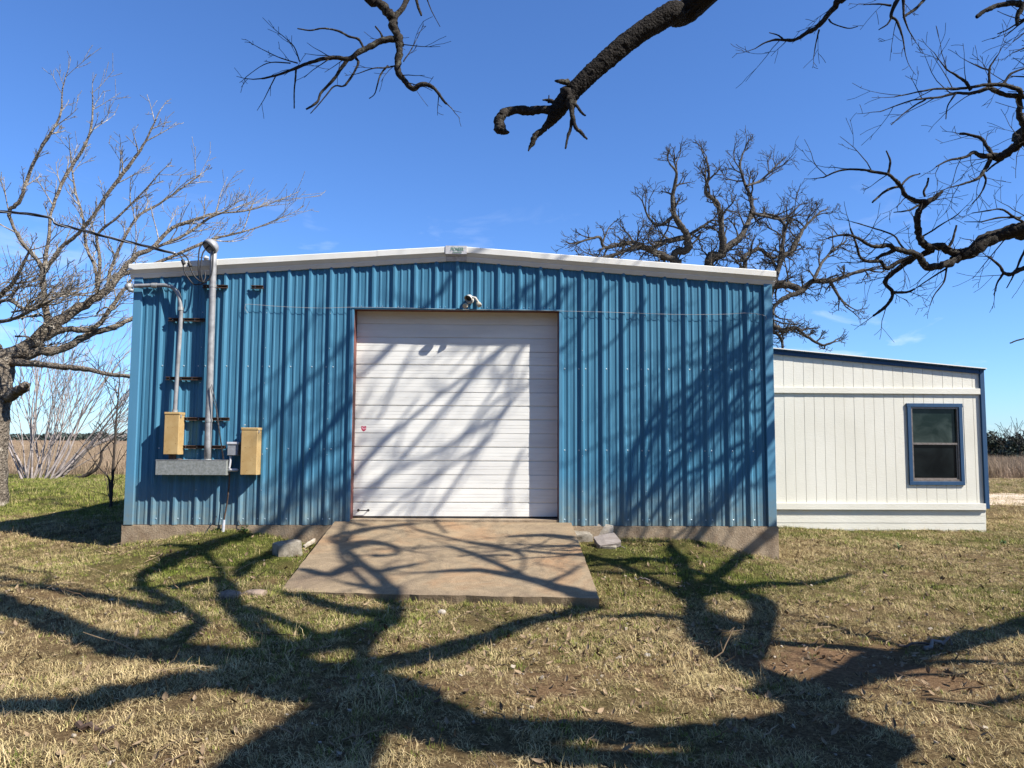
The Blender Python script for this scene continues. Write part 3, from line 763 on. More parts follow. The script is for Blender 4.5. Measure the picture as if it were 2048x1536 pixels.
for p in ([(AX0, A_Z0-.3), (bx0, A_Z0-.3), (bx0, add_top(bx0)), (AX0, add_top(AX0))], [(bx1, A_Z0-.3), (AX1-.02, A_Z0-.3), (AX1-.02, add_top(AX1)), (bx1, add_top(bx1))],
          [(bx0+.001, A_Z0-.3), (bx1-.001, A_Z0-.3), (bx1-.001, bz0), (bx0+.001, bz0)], [(bx0+.001, bz1), (bx1-.001, bz1), (bx1-.001, add_top(bx1)), (bx0+.001, add_top(bx0))]):
    mb.prism(p, 'y', AY-.005, AY+.1)
mb.box((AX1-.14, AY+.1005, A_Z0-.3), (AX1-.021, 22.0, add_top(AX1)-.02)); mb.box((AX0, 21.9, A_Z0-.3), (AX1-.141, 22.0, add_top(AX1)-.02))
mb.build('wall_backing', MAT['siding'], A)
mb = MB(); mb.box((bx0-.3, AY+.8, bz0-.3), (bx1+.3, AY+.82, bz1+.3)); mb.build('room_partition', MAT['inside'], A)
for zt, zb_ in ((rail_t, rail_b), (base_t, base_b)):
    mb = MB(); mb.box((AX0, AY-(.055 if zt > 1 else .072), zb_), (AX1-.05, AY-.0185, zt), .004); mb.build('trim_board', MAT['siding'], A)
# navy corner board (front face and return) and roof-edge board
mb = MB(); cz0 = at_y(1974, 1017, AY)[2]
mb.box((AX1-.055, AY-.06, cz0), (AX1+.035, AY-.0, add_top(AX1)+.1), .004); mb.box((AX1-.019, AY+.0005, cz0), (AX1+.035, AY+.09, add_top(AX1)+.1)); mb.build('corner_board', MAT['navy'], A)
mb = MB()
mb.add([(x, AY+y, add_top(x)+z) for x in (AX0, AX1-.0555) for y, z in ((-.05, -.006), (-.05, .075), (-.005, .075), (-.005, -.006))], [(0, 1, 2, 3), (7, 6, 5, 4), (0, 4, 5, 1), (1, 5, 6, 2), (2, 6, 7, 3), (3, 7, 4, 0)])
mb.build('roof_edge_board', MAT['navy'], A)
mb = MB()
mb.add([(x, y, add_top(x)+z) for x in (AX0, AX1+.06) for y, z in ((AY-.115, .1), (AY-.115, .118), (22.1, .118), (22.1, .1))], [(0, 1, 2, 3), (7, 6, 5, 4), (0, 4, 5, 1), (1, 5, 6, 2), (2, 6, 7, 3), (3, 7, 4, 0)])
mb.build('metal_roof', MAT['white_trim'], A)
mb = MB()
mb.add([(x, AY+y, add_top(x)+z) for x in (AX0, AX1+.05) for y, z in ((-.085, .0755), (-.085, .0995), (-.0, .0995), (-.0, .0755))], [(0, 1, 2, 3), (7, 6, 5, 4), (0, 4, 5, 1), (1, 5, 6, 2), (2, 6, 7, 3), (3, 7, 4, 0)])
mb.build('roof_edge_board', MAT['navy'], A)
# skirt boards under the base trim
skz = [at_y(1750, y, AY)[2] for y in (1020, 1031.5, 1046, 1060, 1075)]
for k in range(4):
    mb = MB(); vs = []; n = 30
    for i in range(n+1):
        x = AX0+(AX1-.03-AX0)*i/n
        w1 = .006*mnoise.noise(Vector((x*3, k, 0))); w0 = .006*mnoise.noise(Vector((x*3, k+5, 0)))
        y = AY-.012-.005*(k % 2)
        vs += [(x, y, skz[k+1]+.006+w0), (x, y, skz[k]-.005+w1), (x, y+.02, skz[k]-.005+w1), (x, y+.02, skz[k+1]+.006+w0)]
    fs = []
    for i in range(n):
        a, b = 4*i, 4*i+4
        fs += [(a, b, b+1, a+1), (a+1, b+1, b+2, a+2), (a+3, a, b, b+3)][0:2]+[(a, a+3, b+3, b)]
    fs += [(0, 1, 2, 3), (4*n+3, 4*n+2, 4*n+1, 4*n)]
    mb.add(vs, fs); mb.build('skirt_board', MAT['siding'], A)
# window
ym = AY-.05
win = MB(); fr = .035; T = .075
ix0, ix1, iz0, iz1 = wx0+T, wx1-T, wz0+T, wz1-T
for a, b in (((ix0, iz0), (ix1, iz0+fr)), ((ix0, iz1-fr), (ix1, iz1)), ((ix0, iz0+fr), (ix0+fr, iz1-fr)), ((ix1-fr, iz0+fr), (ix1, iz1-fr))):
    win.box((a[0], AY-.03, a[1]), (b[0], AY+.05, b[1]), .002)
zm = at_y(1870, 888, AY)[2]
win.box((ix0+fr, AY-.024, zm-.016), (ix1-fr, AY+.03, zm+.022), .002)
for (a0, a1, b0, b1) in ((ix0+fr, ix1-fr, iz0+fr, zm-.017),):
    win.box((a0, AY-.01, b0), (a1, AY+.01, b0+.03), .002); win.box((a1-.026, AY-.01, b0+.031), (a1, AY+.01, b1), .002)
window = win.build('window', MAT['bronze'], A)
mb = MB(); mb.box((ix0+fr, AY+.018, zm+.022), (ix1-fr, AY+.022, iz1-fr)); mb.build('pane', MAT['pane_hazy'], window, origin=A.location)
mb = MB(); mb.box((ix0+fr, AY+.012, iz0+fr+.03), (ix1-fr-.026, AY+.016, zm-.017)); mb.build('pane', MAT['pane_dark'], window, origin=A.location)
for a, b in (((wx0-.01, wz1-T), (wx1+.01, wz1)), ((wx0, wz0), (wx1, wz0+T)), ((wx0, wz0+T+.001), (wx0+T, wz1-T-.001)), ((wx1-T, wz0+T+.001), (wx1, wz1-T-.001))):
    mb = MB(); mb.box((a[0], AY-.05, a[1]), (b[0], AY-.0185, b[1]), .004); mb.build('casing_board', MAT['navy'], window, origin=A.location)

# ------------------------------------------------------------------ ramp
rv, rf = [], []
NU, NV = 34, 26
c00, c10, c01, c11 = (np.array(p) for p in ((-2.31, 8.22, .050), (1.12, 7.93, .040), (-2.302, WALL_Y-.032, .507), (1.137, WALL_Y-.032, .497)))
for j in range(NV+1):
    for i in range(NU+1):
        u, v = i/NU, j/NV
        p = (1-v)*((1-u)*c00+u*c10)+v*((1-u)*c01+u*c11)
        q = p.copy()
        if j == 0: q[1] += .03*mnoise.noise(Vector((u*14, 0, 2)))+.02*mnoise.noise(Vector((u*40, 0, 7))); q[2] -= .004
        if i in (0, NU): q[0] += .012*mnoise.noise(Vector((v*14, i, 3)))
        q[2] += .006*mnoise.noise(Vector((u*4, v*4, 0)))
        rv.append(q)
base = len(rv)
W1 = NU+1
for j in range(NV):
    for i in range(NU): rf.append((j*W1+i, j*W1+i+1, (j+1)*W1+i+1, (j+1)*W1+i))
ring = [i for i in range(W1)]+[j*W1+NU for j in range(1, NV+1)]+[NV*W1+i for i in range(NU-1, -1, -1)]+[j*W1 for j in range(NV-1, 0, -1)]
for k in ring:
    p = rv[k].copy(); j = k//W1
    p[2] -= .16+.02*mnoise.noise(Vector(p)*3); p[1] += (.03 if j == 0 else 0); rv.append(p)
nr = len(ring)
for k in range(nr): rf.append((ring[k], base+k, base+(k+1) % nr, ring[(k+1) % nr]))
ramp = mesh_obj('concrete_ramp', np.array(rv)-np.array([-.6, 9.4, 0]), rf, MAT['ramp'], smooth=False)
ramp.location = (-.6, 9.4, 0)
tag(ramp, 'tan stained concrete ramp sloping up to the white roll-up door', 'ramp')
# ------------------------------------------------------------------ electrical gear on the left of the wall
def wy(off): return WALL_Y-off
def P3(px, py, off): return tuple(at_y(px, py, wy(off)))
def path_px(pts, off): return [P3(x, y, o) for (x, y, o) in [(q[0], q[1], q[2] if len(q) > 2 else off) for q in pts]]
# struts
STRUTS = [(405, 455, 573, 'rusty strut channel clamped across the tall mast just under the roof trim'),
          (502, 526, 574, 'short rusty strut stub alone on the wall right of the tall mast'),
          (337, 409, 639.5, 'rusty strut channel behind the thin pipe below its elbow'),
          (331, 403, 757, 'rusty strut channel behind the thin pipe above the tan box'),
          (366, 458, 838, 'rusty strut channel crossing the mast level with the tan box top'),
          (363, 450, 894, 'slotted strut channel just above the galvanised trough')]
for x0, x1, y, lab in STRUTS:
    a, b = P3(x0, y, .06), P3(x1, y, .06)
    z = (a[2]+b[2])/2
    t = thing('strut_channel', lab, 'strut', (a[0], wy(.034), z), 'strut channels on the blue wall')
    mb = MB(); h = .024
    out = [(wy(.034), -h), (wy(.075), -h), (wy(.075), -h+.009), (wy(.069), -h+.009), (wy(.069), -h+.004), (wy(.039), -h+.004), (wy(.039), h-.004), (wy(.069), h-.004), (wy(.069), h-.009), (wy(.075), h-.009), (wy(.075), h), (wy(.034), h)]
    mb.prism([(u, v+z) for u, v in out], 'x', a[0], b[0])
    mb.build('channel', MAT['strut'], t)
    mb = MB()
    for k in range(max(1, int((b[0]-a[0])/.16))):
        cx = a[0]+.06+k*.16
        if cx < b[0]-.02: mb.lathe((cx, wy(.0385), z), (0, -1, 0), [(0, .011), (.022, .011), (.026, .007)], 6)
    stuff(mb.build('bolts', MAT['galv'], t))
# tall service mast
bot, top = P3(415, 921, .13), P3(427.5, 497, .13)
mast = thing('service_mast', 'tall grey service mast pipe with domed weatherhead above the roof edge', 'mast', (bot[0], bot[1], bot[2]))
mb = MB(); n = 14
mb.tube([tuple(np.array(bot)+(np.array(top)-np.array(bot))*k/n) for k in range(n+1)], .047, 16); mb.build('pole', MAT['pipe'], mast, smooth=True)
for f_ in (.185, .0, .82):
    mb = MB(); c = np.array(bot)+(np.array(top)-np.array(bot))*f_; mb.lathe(c, (0, 0, 1), [(-.02, .053), (.022, .053)], 16)
    mb.build('pipe_clamp', MAT['galv'], mast)
mb = MB(); hc = np.array(top)+np.array([-.035, -.03, .02]); ax = Vector((.50, .52, .69))
mb.lathe(hc, ax, [(-.03, .118), (.0, .122), (.04, .112), (.075, .085), (.1, .045), (.108, .004)], 20)
mb.lathe(np.array(top), (0, 0, 1), [(-.05, .056), (.03, .06)], 14)
head = mb.build('weatherhead', MAT['pipe'], mast, smooth=True)
mb = MB(); mb.lathe(Vector(hc)-ax.normalized()*.032, ax, [(-.016, .085), (-.012, .112), (.0, .114)], 20); mb.build('dark_face', MAT['black'], head, origin=mast.location)  # black disc closing the open underside of the dome
def cr4(pts, off): return smooth_path(path_px([(240+x/7.68, 460+y/7.68, o if len(q) > 2 else off) for q in pts for x, y, o in [(q[0], q[1], q[2] if len(q) > 2 else off)]], off), 5)
mb = MB()
for pts in ([(1310, 175, .2), (1225, 280, .24), (1205, 500, .26), (1215, 690, .26), (1265, 800, .25), (1310, 730, .22), (1300, 640, .2)],
            [(1365, 240, .21), (1275, 350, .25), (1245, 500, .27), (1240, 650, .27), (1260, 790, .26), (1170, 740, .26), (1110, 650, .26), (1078, 560, .26)],
            [(1440, 200, .2), (1430, 400, .21), (1410, 650, .22), (1360, 760, .22), (1270, 820, .22), (1200, 835, .22), (1130, 830, .23), (1050, 740, .24), (990, 640, .25), (968, 520, .26)]):
    mb = MB(); mb.tube(cr4(pts, .24), .0105, 8)
    mb.build('conductor', MAT['black'], mast, smooth=True)
for a, b in (((958, 455), (985, 530)), ((1055, 500), (1088, 565))):
    mb = MB(); mb.tube(cr4([a, ((a[0]+b[0])/2, (a[1]+b[1])/2), b], .26), [.012]+[.026]*9+[.012], 10); mb.build('splice_boot', MAT['black'], mast, smooth=True)
mb = MB(); c = P3(240+1365/7.68, 460+445/7.68, .19)
mb.lathe(c, (-1, -.3, .2), [(0, .02), (.012, .035), (.03, .03), (.034, .042), (.06, .034), (.07, .018)], 12); mb.build('insulator', MAT['grey_lid'], mast)
# service drop from the left
t = thing('service_drop', 'twisted black overhead service cable sagging in from the left', 'cable', P3(355, 508, .26))
core = smooth_path([(-30, 9.2, 8.2), (-20, 9.9, 6.0), (-13, 10.4, 5.15)]+[P3(x, y, o) for x, y, o in ((0, 423, .4), (120, 450, .35), (240, 480, .3), (355, 508, .26))], 14)
seg = np.concatenate([[0], np.cumsum(np.linalg.norm(np.diff(core, axis=0), axis=1))])
fine = np.arange(0, seg[-1], .05); cf = np.stack([np.interp(fine, seg, core[:, k]) for k in range(3)], 1)
for k, (r, m) in enumerate(((.0115, 'black'), (.0115, 'black'), (.0065, 'alu_wire'))):
    ph = fine*2*math.pi/.9+k*2.1
    mb = MB(); mb.tube(cf+np.stack([0*ph, np.cos(ph)*.0125, np.sin(ph)*.0125], 1), r, 6); mb.build('strand', MAT[m], t, smooth=True)
mb = MB()
mb.tube(cr4([(890, 365), (960, 370), (1030, 425), (1058, 500)], .26), .0105, 8); mb.build('cable_tail', MAT['black'], t, smooth=True)
mb = MB(); mb.tube(cr4([(885, 362), (925, 390), (955, 440), (962, 470)], .26), .0105, 8); mb.build('cable_tail', MAT['black'], t, smooth=True)
mb = MB(); mb.tube(cr4([(890, 362), (1000, 385), (1180, 412), (1365, 440)], .24), .005, 6); mb.build('neutral_wire', MAT['alu_wire'], t)
# thin conduit with elbow
cap = P3(263, 573, .11)
pts = smooth_path(path_px([(268, 572), (300, 571), (333, 571), (348, 577), (357, 590), (361, 610), (361.5, 640), (355, 740), (349.5, 826)], .11), 6)
cond = thing('elbow_conduit', 'thin grey conduit pipe bent to a capped end at the wall corner', 'conduit', tuple(pts[-1]))
mb = MB(); mb.tube(pts, .029, 12); mb.build('pipe', MAT['pipe'], cond, smooth=True)
mb = MB(); mb.tube([cap, P3(256, 573.5, .11), P3(251.5, 574.5, .11)], [.05, .056, .04], 12); mb.tube([P3(262, 578, .11), P3(261, 584, .11)], [.045, .035], 10); mb.build('end_cap', MAT['galv'], cond, smooth=True)
for a, b in (((304, 571), (314, 571)), ((361, 614), (361.3, 621)), ((349.9, 819), (349.3, 826))):
    mb = MB(); mb.tube([P3(*a, .11), P3(*b, .11)], .039, 12); mb.build('coupling', MAT['galv'], cond)
# boxes
def cover_box(px0, px1, py0, py1, front, back, label, name, cat, m, lidm=None, group=None, lip=.012):
    a, b = P3(px0, py0, front), P3(px1, py1, front)
    x0, x1, z1, z0 = a[0], b[0], a[2], b[2]
    t = thing(name, label, cat, ((x0+x1)/2, wy(back), z0), group)
    mb = MB(); mb.box((x0, wy(front), z0), (x1, wy(back), z1-.035), .006); mb.build('body', MAT[m], t)
    mb = MB(); mb.box((x0-lip*.4, wy(front)-lip*.5, z1-.0348), (x1+lip*.6, wy(back), z1), .005); mb.build('lid', MAT[lidm or m], t)
    if m == 'tan_box':
        mb = MB(); mb.box((x1+.0005, wy(front)+.03, z1-.075), (x1+.012, wy(front)+.06, z1-.036)); mb.build('hasp', MAT['galv'], t)
    return t, (x0, x1, z0, z1)
t1, r1 = cover_box(329.5, 355.5, 824, 909, .235, .05, 'tan electrical enclosure standing on the galvanised trough under the thin pipe', 'electrical_box', 'electrical box', 'tan_box', group='tan electrical boxes')
mb = MB(); mb.lathe((r1[0]+.09, wy(.14), r1[2]-.075), (0, 0, 1), [(0, .05), (.076, .05)], 12); mb.build('nipple', MAT['strut'], t1)
t2, r2 = cover_box(483, 512.5, 855, 950, .225, .04, 'tan electrical enclosure hung lower on the wall right of the grey junction box', 'electrical_box', 'electrical box', 'tan_box', group='tan electrical boxes')
mb = MB(); mb.lathe(P3(490, 850, .05), (0, -1, 0), [(0, .012), (.02, .012), (.03, .008)], 8); mb.build('hanger_bolt', MAT['screw'], t2)
a, b = P3(311.5, 920.5, .2), P3(452, 950.5, .2)
tr = thing('wiring_trough', 'long mottled galvanised wiring trough low on the blue wall', 'wiring trough', ((a[0]+b[0])/2, wy(.035), b[2]))
mb = MB(); mb.box((a[0], wy(.2), b[2]), (b[0], wy(.035), a[2]), .003); mb.build('body', MAT['galv_mottle'], tr)
mb = MB(); mb.box((a[0]-.004, wy(.203), a[2]+.0005), (b[0]+.004, wy(.033), a[2]+.008)); mb.build('cover', MAT['galv'], tr)
for dx in (.3, .72):
    mb = MB(); mb.lathe((a[0]+dx, wy(.12), a[2]+.0085), (0, 0, 1), [(0, .04), (.012, .04), (.016, .02)], 10); mb.build('knockout_plug', MAT['strut'], tr)
t3, r3 = cover_box(455, 475.5, 884, 911, .17, .06, 'small grey plastic junction box beside the lower tan enclosure', 'junction_box', 'junction box', 'grey_box', 'grey_lid', lip=.02)
mb = MB(); mb.tube(smooth_path(path_px([(461, 911), (460.5, 925), (458, 938)], .13), 4), .016, 8); mb.build('white_cable', MAT['grey_lid'], t3, smooth=True)
st = thing('conduit_stub', 'short rounded conduit stub sticking out of the trough end', 'conduit', P3(452, 940, .12))
mb = MB(); mb.tube(path_px([(452, 940), (470, 940), (475, 940), (477, 940)], .12), [.023, .023, .02, .008], 12); mb.build('pipe', MAT['grey_lid'], st, smooth=True)
mb = MB(); mb.tube(path_px([(452, 940), (455.5, 940)], .12), .031, 12); mb.build('coupling', MAT['galv'], st)
gb = on_ground(447, 1066)
gc = thing('ground_cable', 'brown cable dropping from the trough to a pale guard at the grass', 'cable', (gb[0], WALL_Y-.06, gz(gb[0], WALL_Y-.06)))
mb = MB(); mb.tube(smooth_path(path_px([(459, 948, .1), (458, 970, .09), (455, 1000, .08), (450, 1030, .08), (447.5, 1050, .08), (446.5, 1064, .08)], .09), 5), .012, 8); mb.build('sheath', MAT['strut'], gc, smooth=True)
mb = MB(); mb.tube(path_px([(448.2, 1040, .1), (447, 1052, .1), (446, 1066, .1)], .1), [.015, .02, .022], 10); mb.build('cable_guard', MAT['grey_lid'], gc)
lw = thing('loose_wires', 'two loose grey wires slanting in front of the mast down to the trough', 'wire', P3(447, 918, .2))
for d in (0, 3.5):
    mb = MB(); mb.tube(smooth_path(path_px([(421+d*.6, 773-d*1.2, .2), (427+d, 800, .21), (432.5+d*.5, 822, .21), (439+d*.3, 868, .22), (446+d*.5, 918, .17)], .2), 5), .0055, 6); mb.build('wire', MAT['dark_metal'], lw)
mb = MB(); mb.tube(smooth_path(path_px([(433, 1032, .06), (428, 1042, .08), (418, 1056, .1), (409, 1068, .14)], .08), 4), .006, 6)
tag(mb.build('black_wire', MAT['black'], origin=P3(409, 1068, .14)), 'thin black wire slanting down the concrete left of the cable guard', 'wire')
mb = MB(); mb.tube(smooth_path(path_px([(478, 1040, .045), (480, 1048, .06), (486, 1051, .06), (498, 1050, .07)], .06), 5), .0045, 6)
tag(mb.build('bent_wire', MAT['strut'], origin=P3(480, 1050, .06)), 'small bent wire on the concrete right of the cable guard', 'wire')
# cord strung along the wall
mb = MB()
mb.tube(smooth_path(path_px([(496, 626, .036), (490.5, 619, .06), (491, 611, .07), (498, 608.5, .06), (560, 613, .05), (640, 616, .048), (700, 614.5, .05), (760, 615, .05), (850, 617, .05), (930, 619, .05), (1040, 620, .05), (1120, 622, .05), (1205, 624, .048), (1290, 627, .048), (1360, 629, .048), (1450, 628.5, .05), (1494, 626, .05), (1530, 631.5, .05), (1530.5, 640, .045)], .05), 5), .0032, 6)
tag(mb.build('wall_cord', MAT['string'], origin=P3(930, 619, .05)), 'pale thin cord strung across the blue wall at door-head height', 'cord')
# floodlight over the door
fl = thing('floodlight', 'broken white twin floodlight above the middle of the roll-up door', 'floodlight', P3(940, 606, .03))
c = np.array(P3(940, 600, .04))
mb = MB(); mb.lathe(c+np.array([0, .012, 0]), (0, -1, 0), [(0, .06), (.03, .06), (.045, .045)], 14); mb.build('mounting_plate', MAT['lamp_white'], fl)
mb = MB(); hd = Vector((-.35, -.6, -.55)).normalized(); hp = Vector(c)+Vector((.0, -.09, .03))
mb.lathe(hp, hd, [(-.03, .018), (-.01, .034), (.03, .05), (.065, .062)], 14); mb.f = mb.f[:-1]
mb.build('lamp_hood', MAT['lamp_white'], fl)
mb = MB(); mb.lathe(hp, hd, [(.025, .04), (.04, .044)], 14); mb.build('hood_shade_disc', MAT['black'], fl)  # black disc stands in for the shade inside the hood
mb = MB(); mb.lathe(Vector(c)+Vector((-.055, -.05, -.085)), (-.2, -.5, -.3), [(0, .03), (.03, .04), (.06, .036)], 10); mb.build('lamp_socket', MAT['lamp_rust'], fl)
mb = MB(); mb.lathe(Vector(c)+Vector((.125, -.05, -.06)), (.35, -.5, -.6), [(-.03, .02), (.0, .033), (.05, .036), (.06, .028)], 10)
mb.build('lamp_socket', MAT['lamp_rust'], fl)
mb = MB(); mb.tube([Vector(c)+Vector((.02, -.06, .035)), Vector(c)+Vector((.08, -.07, .02)), Vector(c)+Vector((.13, -.05, -.05))], [.018, .018, .016], 8); mb.build('lamp_arm', MAT['lamp_white'], fl)

# ------------------------------------------------------------------ loose blocks and stones
def rough_block(name, size, loc, rot, m, seed, label, cat, group=None, amp=.012, n=5):
    mb = MB(); pts = {}; vs = []; fs = []
    def vid(i, j, k):
        if (i, j, k) not in pts:
            p = Vector(((i/n-.5)*size[0], (j/n-.5)*size[1], (k/n-.5)*size[2]))
            edge = sum(q in (0, n) for q in (i, j, k))
            p *= (1-.035*(edge-1)) if edge > 1 else 1
            q = p*9+Vector((seed*3.1, seed, 0))
            p += Vector((mnoise.noise(q), mnoise.noise(q+Vector((7, 0, 0))), mnoise.noise(q+Vector((0, 9, 0)))))*amp
            pts[(i, j, k)] = len(vs); vs.append(p)
        return pts[(i, j, k)]
    for a in range(n):
        for b in range(n):
            fs += [(vid(a, b, 0), vid(a, b+1, 0), vid(a+1, b+1, 0), vid(a+1, b, 0)), (vid(a, b, n), vid(a+1, b, n), vid(a+1, b+1, n), vid(a, b+1, n)),
                   (vid(a, 0, b), vid(a+1, 0, b), vid(a+1, 0, b+1), vid(a, 0, b+1)), (vid(a, n, b), vid(a, n, b+1), vid(a+1, n, b+1), vid(a+1, n, b)),
                   (vid(0, a, b), vid(0, a, b+1), vid(0, a+1, b+1), vid(0, a+1, b)), (vid(n, a, b), vid(n, a+1, b), vid(n, a+1, b+1), vid(n, a, b+1))]
    o = mesh_obj(name, vs, fs, m); o.location = loc; o.rotation_euler = rot
    return tag(o, label, cat, group)
def gloc(px, py, up=0.0, dy=0.0):
    p = on_ground(px, py); return (p[0], p[1]+dy, gz(p[0], p[1]+dy)+up)
R = math.radians
rough_block('concrete_block', (.34, .22, .2), gloc(569, 1113, .075, .12), (R(4), R(-5), R(40)), MAT['block'], 1, 'concrete chunk lying in the grass left of the ramp', 'concrete block', 'loose blocks by the wall')
rough_block('concrete_block', (.29, .2, .21), gloc(1209, 1082, .10, .12), (R(-8), R(9), R(-12)), MAT['block_pale'], 2, 'pale concrete block leaning on the foundation behind the grey slab', 'concrete block', 'loose blocks by the wall')
rough_block('concrete_block', (.33, .26, .085), gloc(1217, 1098, .075, .12), (R(24), R(-9), R(10)), MAT['board'], 3, 'grey slab piece tilted in front of the pale block', 'concrete block', 'loose blocks by the wall')
rough_block('flat_stone', (.28, .25, .14), gloc(1165, 1088, .05, .1), (R(5), R(4), R(6)), MAT['block'], 4, 'flat brown stone tucked against the right edge of the ramp', 'stone', 'loose blocks by the wall', .018)
rough_block('flat_stone', (.19, .16, .05), gloc(1219, 1104, .02, .02), (R(6), R(2), R(-8)), MAT['block'], 5, 'small thin stone lying under the tilted grey slab', 'stone', 'loose blocks by the wall')
rough_block('rubble_chip', (.09, .08, .06), gloc(1190, 1078, .02), (R(12), R(20), R(30)), MAT['block_pale'], 6, 'small pale chip between the flat stone and the pale block', 'stone')
rough_block('edge_board', (.035, .34, .05), gloc(618, 1096, .06, .05), (R(10), 0, R(-14)), MAT['block_pale'], 7, 'thin pale strip of board along the left edge of the ramp', 'board')
def boulder(px, py, size, seed, label, m, up=0.0):
    import bmesh
    bm = bmesh.new(); bmesh.ops.create_icosphere(bm, subdivisions=3, radius=.5)
    for v in bm.verts:
        q = v.co*2.2+Vector((seed, 0, 0)); k = 1+.28*mnoise.noise(q)+.1*mnoise.noise(q*3)
        v.co = Vector((v.co.x*size[0]*k, v.co.y*size[1]*k, v.co.z*size[2]*k))
    me_ = bpy.data.meshes.new('stone'); bm.to_mesh(me_); bm.free(); me_.materials.append(m)
    me_.polygons.foreach_set('use_smooth', [True]*len(me_.polygons))
    o = bpy.data.objects.new('stone', me_); COL.objects.link(o); o.location = gloc(px, py, up)
    return tag(o, label, 'stone')
boulder(458, 1192, (.24, .2, .11), 1, 'rounded pinkish rock half sunk in the grass, left of a pair', MAT['rock'], .008)
boulder(510, 1188, (.28, .16, .085), 5, 'low pinkish rock half sunk in the grass, right of a pair', MAT['rock'], .006)
boulder(883, 1227, (.09, .07, .06), 8, 'small tan stone in the grass below the ramp edge', MAT['block_pale'], .01)
boulder(838, 1196, (.10, .07, .04), 11, 'small tan chip against the front edge of the ramp', MAT['block_pale'], .015)
boulder(1295, 1313, (.06, .05, .035), 13, 'small white pebble on the grass right of centre', MAT['block_pale'], .01)
# ------------------------------------------------------------------ trees
class Wood:
    """many tapered tubes gathered into one quad mesh, quickly"""
    def __init__(s): s.v = []; s.f = []; s.n = 0
    def tube(s, pts, radii, sides, bark=0.0):
        pts = np.asarray(pts, float); n = len(pts)
        rad = np.broadcast_to(np.asarray(radii, float), (n,)).copy()
        tg = np.gradient(pts, axis=0); tg /= np.maximum(np.linalg.norm(tg, axis=1, keepdims=True), 1e-9)
        m = tg.mean(0); ref = np.eye(3)[np.argmin(np.abs(m))]
        if sides >= 6:
            a = np.empty_like(tg); q = np.cross(tg[0], ref)
            for i in range(n):
                q = q-tg[i]*(q@tg[i]); q /= max(np.linalg.norm(q), 1e-9); a[i] = q
        else:
            a = np.cross(tg, ref); a /= np.maximum(np.linalg.norm(a, axis=1, keepdims=True), 1e-9)
        b = np.cross(tg, a)
        ang = np.arange(sides)*2*math.pi/sides
        rr = rad[:, None]*np.ones(sides)[None]
        if bark: rr = rr*(1+bark*(nrg.random((n, sides))*2-1))
        V = pts[:, None]+rr[..., None]*(np.cos(ang)[None, :, None]*a[:, None]+np.sin(ang)[None, :, None]*b[:, None])
        k = np.arange(sides); k2 = (k+1) % sides
        o = (np.arange(n-1)*sides)[:, None]
        Fq = np.stack([o+k, o+k2, o+sides+k2, o+sides+k], -1).reshape(-1, 4)+s.n
        s.v.append(V.reshape(-1, 3)); s.f.append(Fq); s.n += n*sides
    def build(s, name, m, parent, smooth=True):
        if not s.v: return None
        V = np.concatenate(s.v)-np.array(parent.location); Fq = np.concatenate(s.f)
        me = bpy.data.meshes.new(name)
        me.vertices.add(len(V)); me.vertices.foreach_set('co', V.astype(np.float32).ravel())
        me.loops.add(Fq.size); me.loops.foreach_set('vertex_index', Fq.astype(np.int32).ravel())
        me.polygons.add(len(Fq)); me.polygons.foreach_set('loop_start', (np.arange(len(Fq))*4).astype(np.int32))
        me.update(calc_edges=True); me.validate()
        if smooth: me.polygons.foreach_set('use_smooth', [True]*len(me.polygons))
        me.materials.append(m)
        o = bpy.data.objects.new(name, me); COL.objects.link(o); o.parent = parent
        return o
def unit(v): return v/max(np.linalg.norm(v), 1e-9)
def rvec(): return unit(nrg.normal(size=3))
def side_dir(d, ang):
    a = unit(np.cross(d, rvec())); return unit(d*math.cos(ang)+a*math.sin(ang))
def grow(W, p, d, L, r, lvl, st):
    """one branch and its children; st: style numbers"""
    seg = st['seg'][min(lvl, len(st['seg'])-1)]
    n = max(3, int(round(L/seg)))
    pts = [np.array(p)]; d = unit(np.array(d, float)); dirs = [d]
    for i in range(n):
        d = unit(d+rvec()*st['gnarl']+np.array([0, 0, st['up']])+np.array(st.get('lean', (0, 0, 0))))
        pts.append(pts[-1]+d*L/n); dirs.append(d)
    t = np.linspace(0, 1, n+1)
    rad = r*(1-t*(1-st['tip']))
    W.tube(pts, np.maximum(rad, st['rmin']), 3 if r < .012 else (4 if r < .03 else 6), .12 if r > .02 else 0)
    if lvl >= st['levels'] or r < st['rmin']*1.05: return
    nb = st['kids'][min(lvl, len(st['kids'])-1)]
    nb = int(nb)+(nrg.random() < nb-int(nb))
    for k in range(nb):
        f = .25+.72*(k+nrg.random())/nb
        i = min(int(f*n), n-1); q = pts[i]+(pts[i+1]-pts[i])*(f*n-i)
        dd = side_dir(dirs[i], R(nrg.uniform(*st['angle'])))
        if st.get('nodown') and dd[2] < -.1: dd[2] *= -.6; dd = unit(dd)
        grow(W, q, dd, L*nrg.uniform(*st['shrink'])*(1.15-.45*f), max(rad[min(i, n)]*nrg.uniform(.5, .75), st['rmin']), lvl+1, st)
